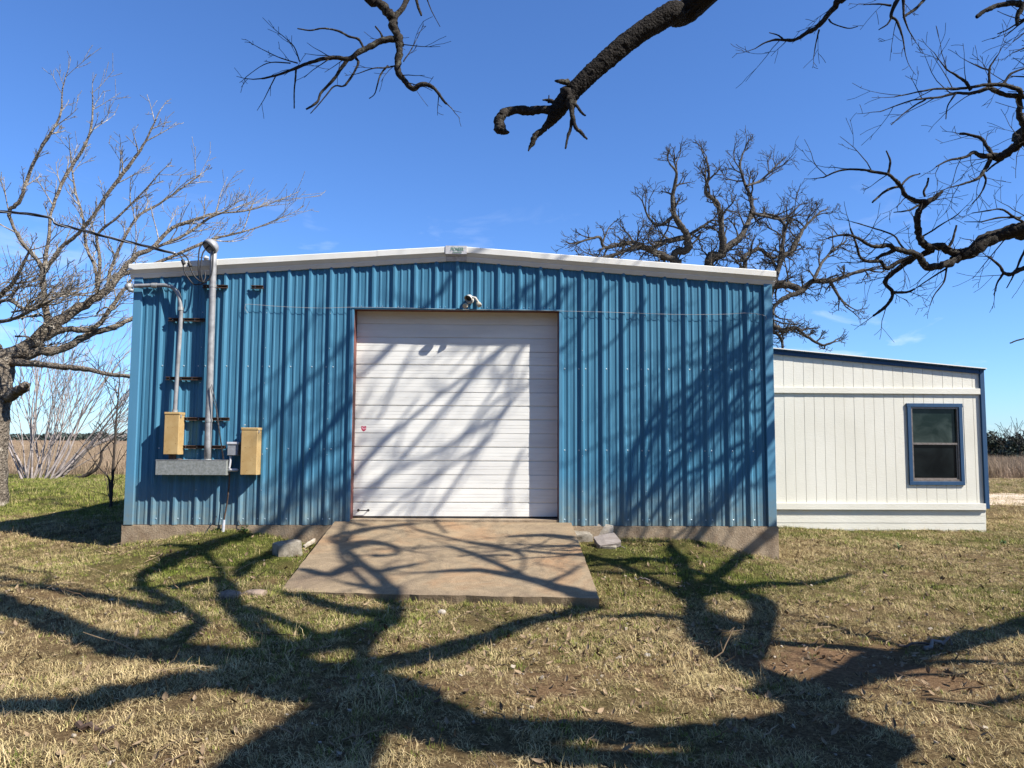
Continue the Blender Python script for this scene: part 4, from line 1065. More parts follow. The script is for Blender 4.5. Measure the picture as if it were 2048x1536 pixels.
def limb(W, pts, radii, st=None, every=.3, twig_len=.8, twig_r=.012, bark=.1, sides=None, lvl=1, per=5, f0=0.0, wob=.55, Wt=None):
    """a traced limb through given points with side growth"""
    Q = smooth_path(np.column_stack([pts, radii]), per)
    Pq, rq = Q[:, :3].copy(), np.maximum(Q[:, 3], .003)
    ph = nrg.uniform(0, 50)
    for i in range(1, len(Pq)-1):                  # crooked rather than smoothly swept
        q_ = Vector(Pq[i])*(1.1/max(rq[i]*4, .12))+Vector((ph, 0, 0))
        Pq[i] += np.array(mnoise.noise_vector(q_))*rq[i]*wob
        rq[i] *= 1+.16*mnoise.noise(q_*1.7)
    W.tube(Pq, rq, sides or (10 if rq.max() > .06 else 6 if rq.max() > .02 else 5), bark)
    if st:
        s = np.concatenate([[0], np.cumsum(np.linalg.norm(np.diff(Pq, axis=0), axis=1))])
        for x in np.arange(every*.5+f0*s[-1], s[-1], every):
            x = min(x+nrg.uniform(-.4, .4)*every, s[-1]); i = min(np.searchsorted(s, x), len(Pq)-1); j = max(i-1, 0)
            d = side_dir(unit(Pq[i]-Pq[j]+1e-9), R(nrg.uniform(*st['angle'])))
            if st.get('nodown') and d[2] < -.1: d[2] *= -.6
            grow(Wt or W, Pq[i], unit(d), twig_len*nrg.uniform(.4, 1.2), min(twig_r, rq[i]*.7), lvl, st)
        grow(Wt or W, Pq[-1], unit(Pq[-1]-Pq[-2]), twig_len*.5, min(rq[-1], twig_r), lvl, st)
    return Pq
def px_pts(pts, y0, y1=None):
    """(px, py, width px) at depths y0..y1 -> points and radii"""
    y1 = y0 if y1 is None else y1; n = len(pts); P_, r_ = [], []
    for k, q in enumerate(pts):
        y = y0+(y1-y0)*k/max(n-1, 1)
        P_.append(at_y(q[0], q[1], y)); r_.append(q[2]*.5*y/F_PX)
    return np.array(P_), np.array(r_)
def crop(ox, oy, sc, pts, w0, w1=None):
    w1 = w0 if w1 is None else w1; n = len(pts)
    return [(ox+x/sc, oy+y/sc, w0+(w1-w0)*k/max(n-1, 1)) for k, (x, y) in enumerate(pts)]

# ---- the big oak whose trunk stands right of the camera; its limbs hang into the view and shade yard and wall
OAK = thing('oak_tree', 'dark bare oak whose rough limbs hang into the top and right of the view', 'tree', (5.45, 1.9, gz(5.45, 1.9)))
oakst = dict(seg=(.14, .1, .07, .05), gnarl=.30, up=.02, tip=.35, rmin=.0030, levels=3, kids=(4, 4, 3), angle=(28, 70), shrink=(.35, .7))
thin = dict(oakst, levels=2, kids=(3, 3, 2), gnarl=.24, rmin=.0045)
trunk, limbs, twigs = Wood(), Wood(), Wood()
def cast(q, h, surf):
    """place above a shadow pixel: on the ground or the wall, then h metres up the sun ray"""
    if surf == 'g': s = on_ground(q[0], q[1])
    elif surf == 'r':                                 # ramp surface
        d = ray(q[0], q[1]); nrm = np.cross(c10-c00, c01-c00); s = CC+d*(((c00-CC)@nrm)/(d@nrm))
    else: s = at_y(q[0], q[1], WALL_Y if surf == 'w' else DD)
    return s+h*np.array([KX, KY, 1.0])
INFRAME = []
def shade(pts, surf='g', st='t', every=.42, tw=1.0, wscale=1.0, W=None, root=None, rroot=None):
    """a limb placed where its sun shadow falls on the traced pixels: (px, py, shadow width px, height)"""
    if st == 't': st, tw, every = (thin, .9, .8) if surf == 'g' else (thin, tw, every)
    P_ = [cast(q, q[3], surf if len(q) < 5 else q[4]) for q in pts]; r_ = []
    S = np.array(TO_SUN)
    for k, q in enumerate(pts):
        a, b = np.array(pts[max(k-1, 0)][:2], float), np.array(pts[min(k+1, len(pts)-1)][:2], float)
        nrm2 = unit(np.array([-(b-a)[1], (b-a)[0]])); sf = surf if len(q) < 5 else q[4]
        A_ = cast((q[0]+nrm2[0]*q[2]/2, q[1]+nrm2[1]*q[2]/2), 0, sf); B_ = cast((q[0]-nrm2[0]*q[2]/2, q[1]-nrm2[1]*q[2]/2), 0, sf)
        T_ = unit(P_[min(k+1, len(P_)-1)]-P_[max(k-1, 0)]); ax = unit(np.cross(T_, S))
        r_.append(min(max(abs((A_-B_)@ax)/2*wscale, .006), .34))
    if root is not None:
        P_.insert(0, np.array(root, float)); r_.insert(0, rroot or r_[0]*1.1)
    for p in P_:
        x, y = project(p)
        if p[1] > .3 and 0 < x < 2048 and 0 < y < 1536: INFRAME.append((int(x), int(y), [round(float(c), 1) for c in p]))
    limb(W or limbs, np.array(P_), np.array(r_), st, every, tw, .02, .08, None, 1, 4)
    return P_
# trunk and the limb skeleton read from the ground shadows
J0 = shade([(1690, 1560, 190, 3.6), (1660, 1470, 150, 3.9), (1630, 1400, 105, 4.2)])
tb = np.array([5.45, 1.9, gz(5.45, 1.9)-.1])
trunk.tube(smooth_path([(*tb, ), tuple(tb+(.02, .02, .4)), tuple(tb*(.5, .5, .5)+J0[0]*.5), tuple(J0[0]), tuple(J0[1])], 6), np.interp(np.arange(25), [0, 6, 12, 24], [.52, .40, .34, .30]), 14, .07)
shade([(1630, 1400, 95, 4.2), (1690, 1355, 75, 4.3), (1790, 1318, 50, 4.5), (1900, 1290, 42, 4.7), (2048, 1250, 40, 5.0), (2200, 1200, 34, 5.4), (2400, 1150, 20, 5.9)], st=thin, every=.7)
bb = shade([(1630, 1400, 90, 4.2), (1560, 1370, 55, 4.4), (1480, 1330, 45, 4.5), (1420, 1290, 45, 4.7), (1385, 1250, 52, 4.9), (1390, 1200, 48, 5.1), (1370, 1150, 34, 5.3), (1345, 1120, 22, 5.5), (1320, 1097, 16, 5.7)], st=thin, every=.8)
shade([(1395, 1225, 34, 5.0), (1450, 1255, 26, 5.1), (1497, 1264, 10, 5.2)]); shade([(1392, 1180, 28, 5.15), (1445, 1142, 24, 5.3), (1490, 1108, 20, 5.5), (1535, 1085, 12, 5.7)])
shade([(1395, 1190, 18, 5.1), (1500, 1173, 13, 5.2), (1640, 1166, 8, 5.4), (1700, 1150, 5, 5.5)]); shade([(1388, 1245, 14, 4.9), (1300, 1232, 10, 5.1), (1200, 1236, 6, 5.3)])
shade([(1640, 1375, 24, 4.3), (1810, 1318, 18, 4.5), (1600, 1290, 11, 4.9), (1460, 1274, 6, 5.2)], st=thin, every=.6)
shade([(1760, 1330, 22, 4.4), (1830, 1305, 14, 4.6), (1740, 1275, 10, 4.8), (1640, 1248, 7, 5.1)]); shade([(1700, 1360, 20, 4.3), (1850, 1328, 14, 4.5), (2048, 1330, 10, 4.8), (2200, 1325, 6, 5.1)])
shade([(1680, 1375, 16, 4.3), (1800, 1350, 10, 4.5), (1930, 1352, 5, 4.7)]); shade([(1850, 1400, 6, 4.4), (1950, 1410, 12, 4.5), (2048, 1395, 12, 4.6), (2200, 1390, 12, 4.9)])
dd = shade([(1660, 1470, 120, 3.9), (1560, 1468, 62, 4.4), (1400, 1476, 48, 4.9), (1200, 1466, 46, 5.4), (1024, 1458, 48, 5.8), (920, 1448, 52, 6.1), (820, 1408, 72, 6.3), (740, 1380, 100, 6.5), (640, 1362, 100, 6.6)], st=thin, every=1.1)
shade([(1640, 1505, 80, 3.9), (1400, 1528, 50, 4.6), (1130, 1512, 44, 5.3), (1010, 1488, 44, 5.8), (880, 1470, 60, 6.1), (780, 1420, 80, 6.35)])
shade([(720, 1390, 110, 6.5), (650, 1450, 130, 6.6), (560, 1520, 140, 6.7), (460, 1580, 130, 6.9), (300, 1640, 90, 7.2)], st=thin, every=1.2)
shade([(760, 1400, 90, 6.4), (700, 1480, 110, 6.6), (700, 1560, 120, 6.8)])
e1 = shade([(640, 1362, 80, 6.6), (500, 1320, 58, 6.5), (320, 1302, 52, 6.4), (235, 1290, 45, 6.3), (120, 1252, 44, 6.2), (0, 1213, 42, 6.1), (-150, 1182, 34, 6.0), (-330, 1160, 20, 6.0)], st=thin, every=.9)
shade([(620, 1372, 80, 6.6), (470, 1362, 46, 6.7), (300, 1378, 42, 6.9), (150, 1410, 40, 7.0), (0, 1420, 38, 7.2), (-160, 1440, 30, 7.4)], st=thin, every=1.0)
shade([(325, 1300, 40, 6.4), (375, 1265, 38, 6.5), (402, 1240, 32, 6.6), (355, 1217, 28, 6.8), (305, 1188, 28, 6.9), (278, 1158, 27, 7.0), (320, 1136, 20, 7.2), (420, 1108, 14, 7.4), (520, 1082, 10, 7.6)], st=thin, every=.9)
shade([(335, 1225, 24, 6.8), (230, 1200, 17, 6.9), (120, 1182, 12, 7.0), (20, 1172, 7, 7.2)]); shade([(60, 1180, 9, 7.0), (100, 1152, 12, 7.1), (20, 1135, 6, 7.3)])
e3 = shade([(480, 1325, 50, 6.6), (560, 1302, 42, 6.7), (650, 1286, 42, 6.8), (750, 1255, 40, 6.9), (790, 1220, 44, 7.0), (795, 1190, 40, 7.1, 'r'), (765, 1160, 24, 7.2, 'r'), (718, 1122, 20, 7.35, 'r'), (690, 1092, 18, 7.5, 'r'), (705, 1068, 10, 7.6, 'r'), (760, 1054, 7, 7.7, 'r')])
shade([(718, 1122, 14, 7.35, 'r'), (660, 1148, 12, 7.5, 'r'), (600, 1138, 8, 7.6, 'r')]); shade([(692, 1098, 12, 7.5, 'r'), (735, 1084, 10, 7.6, 'r'), (785, 1092, 10, 7.7, 'r'), (790, 1108, 8, 7.75, 'r'), (745, 1110, 7, 7.8, 'r')])
shade([(690, 1092, 12, 7.5, 'r'), (660, 1076, 9, 7.6, 'r'), (720, 1060, 8, 7.7, 'r'), (830, 1045, 6, 7.9, 'r')]); shade([(745, 1145, 10, 7.2, 'r'), (790, 1135, 8, 7.4, 'r'), (840, 1126, 5, 7.5, 'r')])
shade([(770, 1180, 14, 7.1, 'r'), (730, 1172, 9, 7.2, 'r'), (690, 1165, 5, 7.3, 'r')])
e4 = shade([(700, 1342, 46, 6.6), (850, 1312, 36, 6.6), (950, 1282, 30, 6.5), (1040, 1252, 26, 6.4), (1110, 1232, 18, 6.4), (1190, 1215, 22, 6.3)])
shade([(1190, 1215, 22, 6.3), (1180, 1192, 28, 6.3, 'r'), (1120, 1176, 20, 6.4, 'r'), (1055, 1156, 14, 6.5, 'r'), (960, 1140, 9, 6.7, 'r'), (845, 1144, 4, 6.9, 'r')])
shade([(1055, 1156, 12, 6.5, 'r'), (1010, 1132, 12, 6.6, 'r'), (960, 1110, 10, 6.8, 'r'), (900, 1090, 8, 7.0, 'r')]); shade([(1040, 1150, 10, 6.5, 'r'), (1050, 1118, 9, 6.7, 'r'), (1030, 1098, 8, 6.8, 'r'), (940, 1082, 7, 7.0, 'r')])
shade([(1090, 1166, 9, 6.4, 'r'), (1130, 1150, 9, 6.5, 'r'), (1160, 1130, 8, 6.7, 'r')]); shade([(1150, 1070, 7, 6.9, 'r'), (1090, 1066, 7, 7.0, 'r'), (1020, 1070, 5, 7.2, 'r')])
shade([(760, 1236, 28, 6.9), (690, 1222, 20, 7.0), (620, 1200, 16, 7.1), (560, 1186, 10, 7.2)]); shade([(650, 1286, 26, 6.8), (560, 1240, 18, 6.9), (450, 1205, 12, 7.1), (400, 1200, 8, 7.2)])
shade([(470, 1155, 24, 7.2), (500, 1128, 24, 7.3), (545, 1106, 18, 7.4), (600, 1070, 16, 7.5, 'w'), (640, 1045, 14, 7.5, 'w')])
shade([(450, 1165, 14, 7.2), (430, 1130, 14, 7.3), (380, 1105, 10, 7.4), (330, 1090, 6, 7.6)])
# limbs read from the wall and door shadows
JW = bb[-1]
def wall(pts, h0, h1, surf='w', **k):
    n = len(pts); q_ = []
    for i, (x, y, w) in enumerate(pts):
        h = h0+(h1-h0)*i/max(n-1, 1); X = at_y(x, y, WALL_Y)[0]
        if surf == 'w' and X > 1.0: h = max((8.75-X)/1.275, 3.8)          # as near the wall as it can hang beyond the picture edge
        q_.append((x, y, w, h))
    return shade(q_, surf, **k)
wall([(1542, 711, 8), (1503, 725, 8), (1461, 760, 9), (1425, 813, 8), (1385, 850, 8), (1344, 882, 6)], 4.4, 5.2, st=thin, every=.5, tw=.7, root=JW+np.array([1.2, -.4, 1.6]))
wall([(1542, 816, 10), (1515, 823, 10), (1486, 830, 10), (1461, 828, 9), (1417, 862, 9), (1368, 891, 9), (1320, 925, 7)], 4.3, 5.2, st=thin, every=.5, tw=.7, root=JW+np.array([1.2, -.6, .8]))
wall([(1570, 830, 15), (1544, 857, 15), (1512, 891, 14), (1474, 955, 13), (1455, 981, 13), (1433, 1013, 12), (1394, 1046, 11)], 4.4, 5.2, root=JW+np.array([1.0, -.4, .5]))
wall([(1560, 600, 8), (1542, 620, 9), (1490, 686, 9), (1417, 760, 9), (1368, 808, 9), (1320, 845, 8), (1271, 894, 7)], 4.6, 5.6, st=thin, every=.5, tw=.7, root=JW+np.array([.9, -.2, 2.4]))
wall([(1500, 640, 7), (1454, 662, 7), (1412, 677, 6), (1368, 696, 5), (1310, 712, 4)], 4.9, 5.5, st=thin, every=.5, tw=.5); wall([(1403, 650, 6), (1422, 686, 7), (1420, 711, 7), (1403, 755, 7), (1376, 804, 6)], 5.0, 5.4)
wall([(1330, 820, 10), (1290, 862, 14), (1268, 900, 17), (1256, 980, 19), (1246, 1050, 19)], 5.0, 5.4, root=JW+np.array([.3, -.5, 1.0])); wall([(1330, 930, 12), (1300, 985, 11), (1265, 1022, 10), (1250, 1046, 8)], 5.1, 5.4)
wall([(1542, 760, 9), (1480, 790, 8), (1400, 880, 9), (1340, 950, 9), (1290, 1000, 8)], 4.7, 5.4, st=thin, every=.4, tw=.7); wall([(1542, 670, 6), (1460, 710, 6), (1380, 730, 5), (1300, 760, 5), (1230, 790, 4)], 5.0, 5.8, st=thin, every=.6, tw=.5)
wall([(1490, 915, 12), (1420, 930, 10), (1360, 960, 9), (1300, 1040, 8)], 4.9, 5.3, st=thin, every=.4, tw=.6)
wall([(1210, 580, 6), (1160, 660, 5), (1120, 700, 4)], 5.8, 6.2); wall([(1290, 600, 6), (1220, 690, 5), (1130, 740, 4)], 5.6, 6.1); wall([(1350, 860, 7), (1240, 870, 6), (1150, 920, 5)], 5.4, 6.0, st=thin, every=.6, tw=.5)
wall([(1122, 582, 8), (1095, 608, 8), (1060, 640, 6)], 6.0, 6.2); wall([(1110, 540, 7), (1070, 565, 7), (1030, 606, 6)], 6.1, 6.3); wall([(960, 520, 8), (909, 546, 9), (880, 585, 8), (851, 614, 7), (800, 660, 5)], 6.5, 6.9)
JD = np.array([6.0, 6.6, 8.3])
mainw = wall([(1070, 660, 8), (1025, 682, 9), (973, 720, 9), (929, 756, 9), (874, 793, 9), (855, 810, 9), (801, 856, 10), (772, 878, 11), (704, 953, 13), (660, 1010, 14), (630, 1050, 14)], 6.2, 7.2, 'd', root=JD)
wall([(1000, 630, 6), (977, 682, 6), (964, 705, 6), (950, 734, 6)], 6.5, 6.4, 'd'); wall([(830, 690, 6), (801, 743, 7), (778, 793, 7), (761, 833, 6), (745, 842, 4)], 6.9, 7.2, 'd'); wall([(840, 640, 8), (794, 682, 8), (771, 709, 8), (731, 745, 7), (690, 770, 6)], 7.0, 7.3, 'd')
wall([(836, 794, 5), (828, 806, 5), (805, 835, 5), (788, 858, 5)], 6.8, 7.0, 'd'); wall([(1010, 822, 7), (990, 840, 8), (953, 858, 9), (902, 888, 9), (857, 912, 9), (782, 946, 9), (738, 974, 10), (704, 998, 10), (640, 1046, 10)], 6.4, 7.3, 'd', root=JD+np.array([-.6, .4, -1.2]))
wall([(1080, 755, 6), (1040, 778, 6), (998, 797, 6), (979, 812, 6), (948, 850, 6), (915, 880, 4)], 6.3, 6.6, 'd', st=thin, every=.5, tw=.5); wall([(990, 870, 6), (915, 922, 6), (860, 962, 6), (799, 1001, 6), (760, 1030, 5)], 6.6, 7.0, 'd'); wall([(1045, 900, 8), (1020, 960, 8), (1018, 1030, 9)], 6.4, 6.5, 'd', st=thin, every=.4, tw=.4)
wall([(740, 760, 12), (703, 801, 14), (655, 858, 16), (610, 919, 18), (574, 1004, 20), (562, 1050, 20)], 7.1, 7.5, root=e3[-1]+np.array([.3, -.2, .6])); wall([(720, 650, 7), (660, 720, 8), (600, 780, 8), (540, 850, 8), (500, 900, 5)], 7.4, 7.9, st=thin, every=.5, tw=.5)
wall([(590, 780, 10), (572, 840, 13), (577, 920, 15), (585, 985, 14)], 7.5, 7.6, st=thin, every=.4, tw=.4); wall([(640, 610, 6), (600, 680, 6), (560, 740, 5), (500, 790, 4)], 7.8, 8.2, st=thin, every=.5, tw=.4); wall([(700, 880, 9), (650, 900, 8), (600, 925, 8)], 7.2, 7.4)
for k in range(16):                                # more of the fine mesh over the right of the wall
    x0_, y0_ = 1475+90*nrg.random(), 590+330*nrg.random(); an = R(nrg.uniform(118, 152)); ln = nrg.uniform(120, 300); n_ = 6
    wall([(x0_+math.cos(an)*ln*t+nrg.uniform(-9, 9), y0_+math.sin(an)*ln*t+nrg.uniform(-9, 9), (4+5*nrg.random())*(1-.5*t)) for t in np.linspace(0, 1, n_)], 4.8, 5.5, every=.28, tw=.7)
# connections that carry those limbs, out of view above and to the right
for a, b, r0, r1 in ((bb[6], JD, .05, .035), (JW, JW+np.array([1.2, -.5, 2.2]), .06, .03), (dd[5], e3[4], .10, .05), (e3[4], mainw[3], .05, .03)):
    a, b = np.array(a), np.array(b); m_ = (a+b)/2+np.array([.2, -.6, .7])
    limb(limbs, np.array([a, m_, b]), np.array([r0, (r0+r1)/2, r1]), None, per=5)
# limbs in view ------------------------------------------------
vis = Wood()
def vlimb(pts, y0, y1=None, st=oakst, every=.25, tw=.4, tr=.008, head=None, bark=.16, W=None, per=6):
    P_, r_ = px_pts(pts, y0, y1)
    if head is not None:
        hp = np.array([h[:3] for h in head], float); hr = np.array([h[3] if len(h) > 3 else r_[0]*1.3 for h in head], float)
        P_ = np.vstack([hp, P_]); r_ = np.concatenate([hr, r_])
    return limb(W or vis, P_, r_, None, bark=bark, per=per) if st is None else limb(vis, P_, r_, st, every, tw, tr, bark, None, 1, per)
# great limb over the roof peak with its hooked stub and broken end
L1 = [(1412, -12, 64), (1340, 28, 58), (1270, 72, 53), (1215, 118, 50), (1170, 160, 47), (1135, 195, 45), (1112, 225, 40), (1103, 243, 26)]
P_, r_ = px_pts(L1, 6.0, 6.2); r_ = r_*.76
P_ = np.vstack([np.array([tuple(e3[1]), (3.1, 4.6, 6.45)]), P_]); r_ = np.concatenate([[.13, .11], r_])
Q = smooth_path(np.column_stack([P_, r_]), 26); big = Wood()
sd = 26; Pq, rq = Q[:, :3], Q[:, 3]
big.tube(Pq, rq, sd)
V = big.v[0].reshape(-1, sd, 3); cen = Pq[:, None]
for i in range(len(Pq)):
    for k in range(sd):
        d_ = V[i, k]-Pq[i]; ang_ = 2*math.pi*k/sd; u_ = Vector((math.cos(ang_)*3.2, math.sin(ang_)*3.2, i*.07))
        e = .09*mnoise.noise(u_*.5)+.13*abs(mnoise.noise(u_*1.6))+.07*mnoise.noise(Vector((u_.x*3, u_.y*3, i*.45)))+.035*nrg.uniform(-1, 1)
        V[i, k] = Pq[i]+d_*(1+e)
big.v[0] = V.reshape(-1, 3)
big.build('limb', MAT['oak_bark'], OAK)
vlimb([(1115, 220, 22), (1095, 221, 20), (1055, 221, 20), (1018, 222, 20), (1004, 231, 21), (1000, 248, 22), (1003, 261, 20), (1019, 264, 3)], 6.2, 6.1, None, per=7)
vlimb([(1135, 180, 26), (1142, 200, 26), (1142, 216, 14)], 6.1, 6.1, None); vlimb([(1105, 240, 26), (1090, 255, 15), (1070, 272, 14), (1063, 288, 10), (1057, 302, 3)], 6.2, 6.2, None); vlimb([(1140, 200, 26), (1143, 215, 14), (1146, 232, 10), (1152, 255, 8), (1162, 265, 8), (1174, 278, 4)], 6.1, 6.0, None)
vlimb([(1145, 222, 8), (1141, 255, 7), (1135, 275, 6), (1131, 297, 4)], 6.1, 6.0, None); vlimb([(1150, 208, 7), (1160, 220, 6), (1171, 231, 4)], 6.1, 6.0, None); vlimb([(1110, 205, 9), (1098, 200, 8), (1085, 200, 3)], 6.2, 6.2, None); vlimb([(1097, 205, 5), (1098, 190, 2)], 6.2, 6.2, None)
vlimb([(1135, 165, 14), (1118, 162, 9), (1110, 162, 3)], 6.1, 6.0, None); vlimb([(1405, 10, 4), (1395, 22, 3), (1390, 33, 2)], 6, 6, None); vlimb([(1380, 20, 4), (1368, 30, 2), (1356, 34, 1)], 6, 6, None)
# hanging branch, upper left
tws = dict(oakst, levels=2, kids=(2.4, 2, 1), rmin=.0022, gnarl=.2, angle=(25, 60))
r8 = lambda pts, a, b: crop(480, 0, 2.768, pts, a, b)
vlimb(r8([(690, -30), (770, 20), (820, 70), (845, 110)], 17, 20), 6.2, 6.2, None, head=[(*e1[-2], .05), (*(np.array(at_y(700, -160, 6.1))), .045)]); vlimb(r8([(960, -40), (920, 10), (880, 70), (850, 115)], 10, 13), 6.3, 6.2, None)
vlimb(r8([(845, 105), (860, 180), (882, 230), (880, 300), (872, 370), (900, 430), (960, 490), (1010, 468), (1060, 475), (1100, 520), (1145, 575)], 19, 5), 6.2, 6.1, tws, .22, .34, .006)
vlimb(r8([(880, 215), (800, 225), (720, 255), (640, 300), (590, 325), (500, 320), (400, 345), (330, 370), (240, 405), (120, 435)], 15, 4), 6.2, 6.0, tws, .2, .42, .006)
vlimb(r8([(685, 265), (660, 220), (610, 205), (540, 170), (470, 158), (390, 168), (318, 158)], 6, 2.5), 6.2, 6.2, None); vlimb(r8([(600, 325), (560, 380), (510, 450), (450, 510), (430, 565), (365, 605)], 8, 4), 6.2, 6.1, None)
vlimb(r8([(640, 320), (655, 360), (600, 450), (570, 480), (520, 480), (450, 560), (390, 628)], 6, 2), 6.2, 6.1, None); vlimb(r8([(870, 365), (800, 375), (740, 380), (660, 405)], 4, 2), 6.2, 6.1, tws, .15, .25, .004); vlimb(r8([(820, 365), (780, 410), (760, 470), (745, 520), (715, 545)], 4, 2), 6.2, 6.1, None)
vlimb(r8([(310, 385), (305, 450), (300, 520), (300, 600)], 4, 2.5), 6.0, 6.0, None); vlimb(r8([(330, 340), (300, 260), (250, 210), (195, 165)], 3, 1.2), 6.0, 6.1, tws, .12, .2, .003); vlimb(r8([(320, 350), (210, 315), (90, 255)], 3, 1.2), 6.0, 5.9, tws, .12, .2, .003); vlimb(r8([(280, 350), (150, 350), (35, 425)], 3, 1), 6.0, 5.9, tws, .2, .15, .003)
vlimb(r8([(905, 340), (950, 270), (995, 180)], 3, 1), 6.1, 6.2, tws, .15, .2, .003); vlimb(r8([(790, 215), (775, 180), (750, 145)], 6, 3), 6.2, 6.2, None); vlimb(r8([(970, -20), (985, 40), (1003, 85)], 7, 5), 6.1, 6.1, None); vlimb(r8([(1030, -20), (1060, 60), (1108, 148)], 3, 1), 6.1, 6.1, None)
# right-hand limbs
c7 = lambda pts, a, b: crop(1560, 220, 3.2, pts, a, b); c5 = lambda pts, a, b: crop(1480, 0, 3.606, pts, a, b)
rts = dict(oakst, levels=3, kids=(2.6, 2.2, 2), rmin=.0026, gnarl=.2, angle=(25, 65))
YR = 8.0
vlimb(c7([(1700, 740), (1562, 755), (1480, 768), (1400, 795), (1310, 855), (1220, 912), (1150, 930)], 31, 27), YR-.2, YR, rts, .35, .7, .009, head=[tuple(bb[2]), (7.2, 5.6, 4.8)])
vlimb(c7([(1150, 930), (1090, 905), (1030, 872), (950, 872), (905, 845), (882, 770), (880, 690), (905, 625), (935, 590), (860, 580), (820, 560), (780, 500), (740, 455), (690, 412), (590, 395), (490, 380), (370, 392), (275, 432)], 18, 3), YR, YR-.4, rts, .25, .5, .007)
vlimb(c7([(935, 590), (990, 560), (1040, 520)], 12, 6), YR, YR, rts, .2, .5, .005); vlimb(c7([(690, 412), (705, 330), (680, 260)], 6, 3), YR-.3, YR-.3, None)
vlimb(c7([(1150, 930), (1080, 978), (960, 1005), (905, 965), (885, 930), (800, 905), (740, 890), (690, 865), (620, 875), (560, 860), (490, 815), (405, 800), (310, 820)], 17, 4), YR, YR-.6, rts, .22, .5, .007)
vlimb(c7([(985, 895), (890, 935), (790, 990), (700, 1060), (672, 1110), (718, 1165), (705, 1225), (650, 1280), (595, 1318)], 12, 5), YR, YR+.3, rts, .22, .5, .006); vlimb(c7([(718, 1165), (800, 1170), (862, 1145)], 7, 4), YR, YR, rts, .2, .4, .005)
vlimb(c7([(870, 935), (750, 982), (682, 1012), (640, 970), (560, 968), (512, 935), (490, 860), (450, 758)], 10, 4), YR, YR-.2, rts, .25, .5, .006); vlimb(c7([(740, 890), (655, 930), (600, 970), (540, 960)], 10, 5), YR, YR+.2, rts, .25, .4, .006)
vlimb(c7([(800, 910), (770, 860), (720, 800), (560, 745), (460, 715)], 5, 2), YR, YR+.3, rts, .3, .4, .004); vlimb(c7([(1080, 880), (1110, 810), (1130, 738)], 6, 4), YR, YR, None); vlimb(c7([(930, 555), (920, 520), (940, 480), (948, 435)], 5, 4), YR, YR, None)
vlimb(c7([(900, 815), (1010, 750), (1120, 680), (1155, 650)], 4, 1.5), YR, YR-.3, rts, .25, .4, .004); vlimb(c7([(1070, 990), (1050, 1100), (990, 1180), (960, 1252)], 4, 1.5), YR, YR, rts, .3, .3, .003); vlimb(c7([(1070, 1010), (960, 1080), (870, 1140)], 4, 2), YR, YR, None)
vlimb(c7([(760, 490), (690, 510), (640, 545), (592, 592)], 6, 4), YR-.2, YR-.4, None); vlimb(c7([(780, 480), (830, 430), (895, 408)], 5, 3), YR-.2, YR, None); vlimb(c7([(900, 600), (830, 640), (728, 655)], 6, 2), YR, YR-.2, None)
vlimb(c7([(1700, 60), (1562, 190), (1500, 240), (1430, 288), (1360, 300)], 20, 15), YR-.5, YR-.4, rts, .4, .6, .006, head=[tuple(bb[2]), (7.6, 5.4, 6.0)])
vlimb(c7([(1360, 300), (1280, 290), (1235, 272), (1190, 300), (1090, 318), (1000, 362)], 11, 3), YR-.4, YR-.6, rts, .22, .45, .005); vlimb(c7([(1360, 300), (1325, 235), (1285, 182), (1210, 155), (1148, 152)], 9, 5), YR-.4, YR-.2, rts, .25, .4, .005)
vlimb(c7([(1345, 315), (1300, 400), (1260, 440), (1180, 470), (1090, 495)], 10, 2.5), YR-.4, YR-.5, rts, .2, .5, .005); vlimb(c7([(1300, 400), (1318, 450), (1290, 530), (1230, 600)], 6, 2), YR-.4, YR-.4, rts, .2, .3, .004); vlimb(c7([(1430, 310), (1370, 350), (1320, 395)], 6, 3), YR-.4, YR-.4, None)
vlimb(c7([(1700, 960), (1562, 1012), (1490, 1045), (1430, 1040), (1400, 990), (1330, 940)], 12, 4), YR-.3, YR-.3, rts, .3, .5, .005); vlimb(c7([(1430, 1040), (1385, 1120), (1372, 1190)], 5, 2), YR-.3, YR-.3, rts, .25, .3, .004); vlimb(c7([(1600, 840), (1540, 960), (1500, 1050), (1450, 1140)], 6, 2), YR-.3, YR-.3, None)
vlimb(c7([(1562, 720), (1490, 680), (1420, 635), (1330, 645), (1230, 660)], 6, 2), YR-.2, YR-.3, rts, .25, .4, .004); vlimb(c7([(1540, 690), (1400, 690), (1290, 715), (1180, 715)], 5, 1.5), YR-.2, YR-.3, None)
vlimb(c5([(1000, -90), (720, 0), (690, 50), (630, 110), (560, 190), (480, 240), (390, 290), (310, 285), (200, 300), (110, 350)], 16, 2), 7.0, 7.2, rts, .28, .45, .005); vlimb(c5([(310, 285), (270, 255), (210, 235)], 4, 2), 7.2, 7.2, None); vlimb(c5([(640, 140), (670, 170), (780, 205), (850, 190)], 4, 1.5), 7.1, 7.0, None)
vlimb(c5([(570, 215), (550, 300), (530, 420)], 4, 1.5), 7.1, 7.1, rts, .2, .25, .003)
vlimb(c5([(1230, -90), (1130, 0), (1090, 110), (1130, 150), (1170, 260), (1195, 400)], 11, 2), 6.8, 6.8, rts, .25, .45, .005); vlimb(c5([(1095, 120), (1060, 175), (1000, 215)], 5, 2), 6.8, 6.8, None); vlimb(c5([(1090, 40), (990, 30), (890, 35)], 5, 2), 6.8, 6.8, rts, .25, .3, .003)
vlimb(c5([(1400, -60), (1330, 0), (1240, 80), (1180, 125)], 7, 6), 6.9, 6.8, None); vlimb(c5([(1170, -60), (1180, 0), (1183, 120), (1205, 190), (1265, 300)], 9, 1.5), 6.8, 6.8, rts, .25, .3, .004)
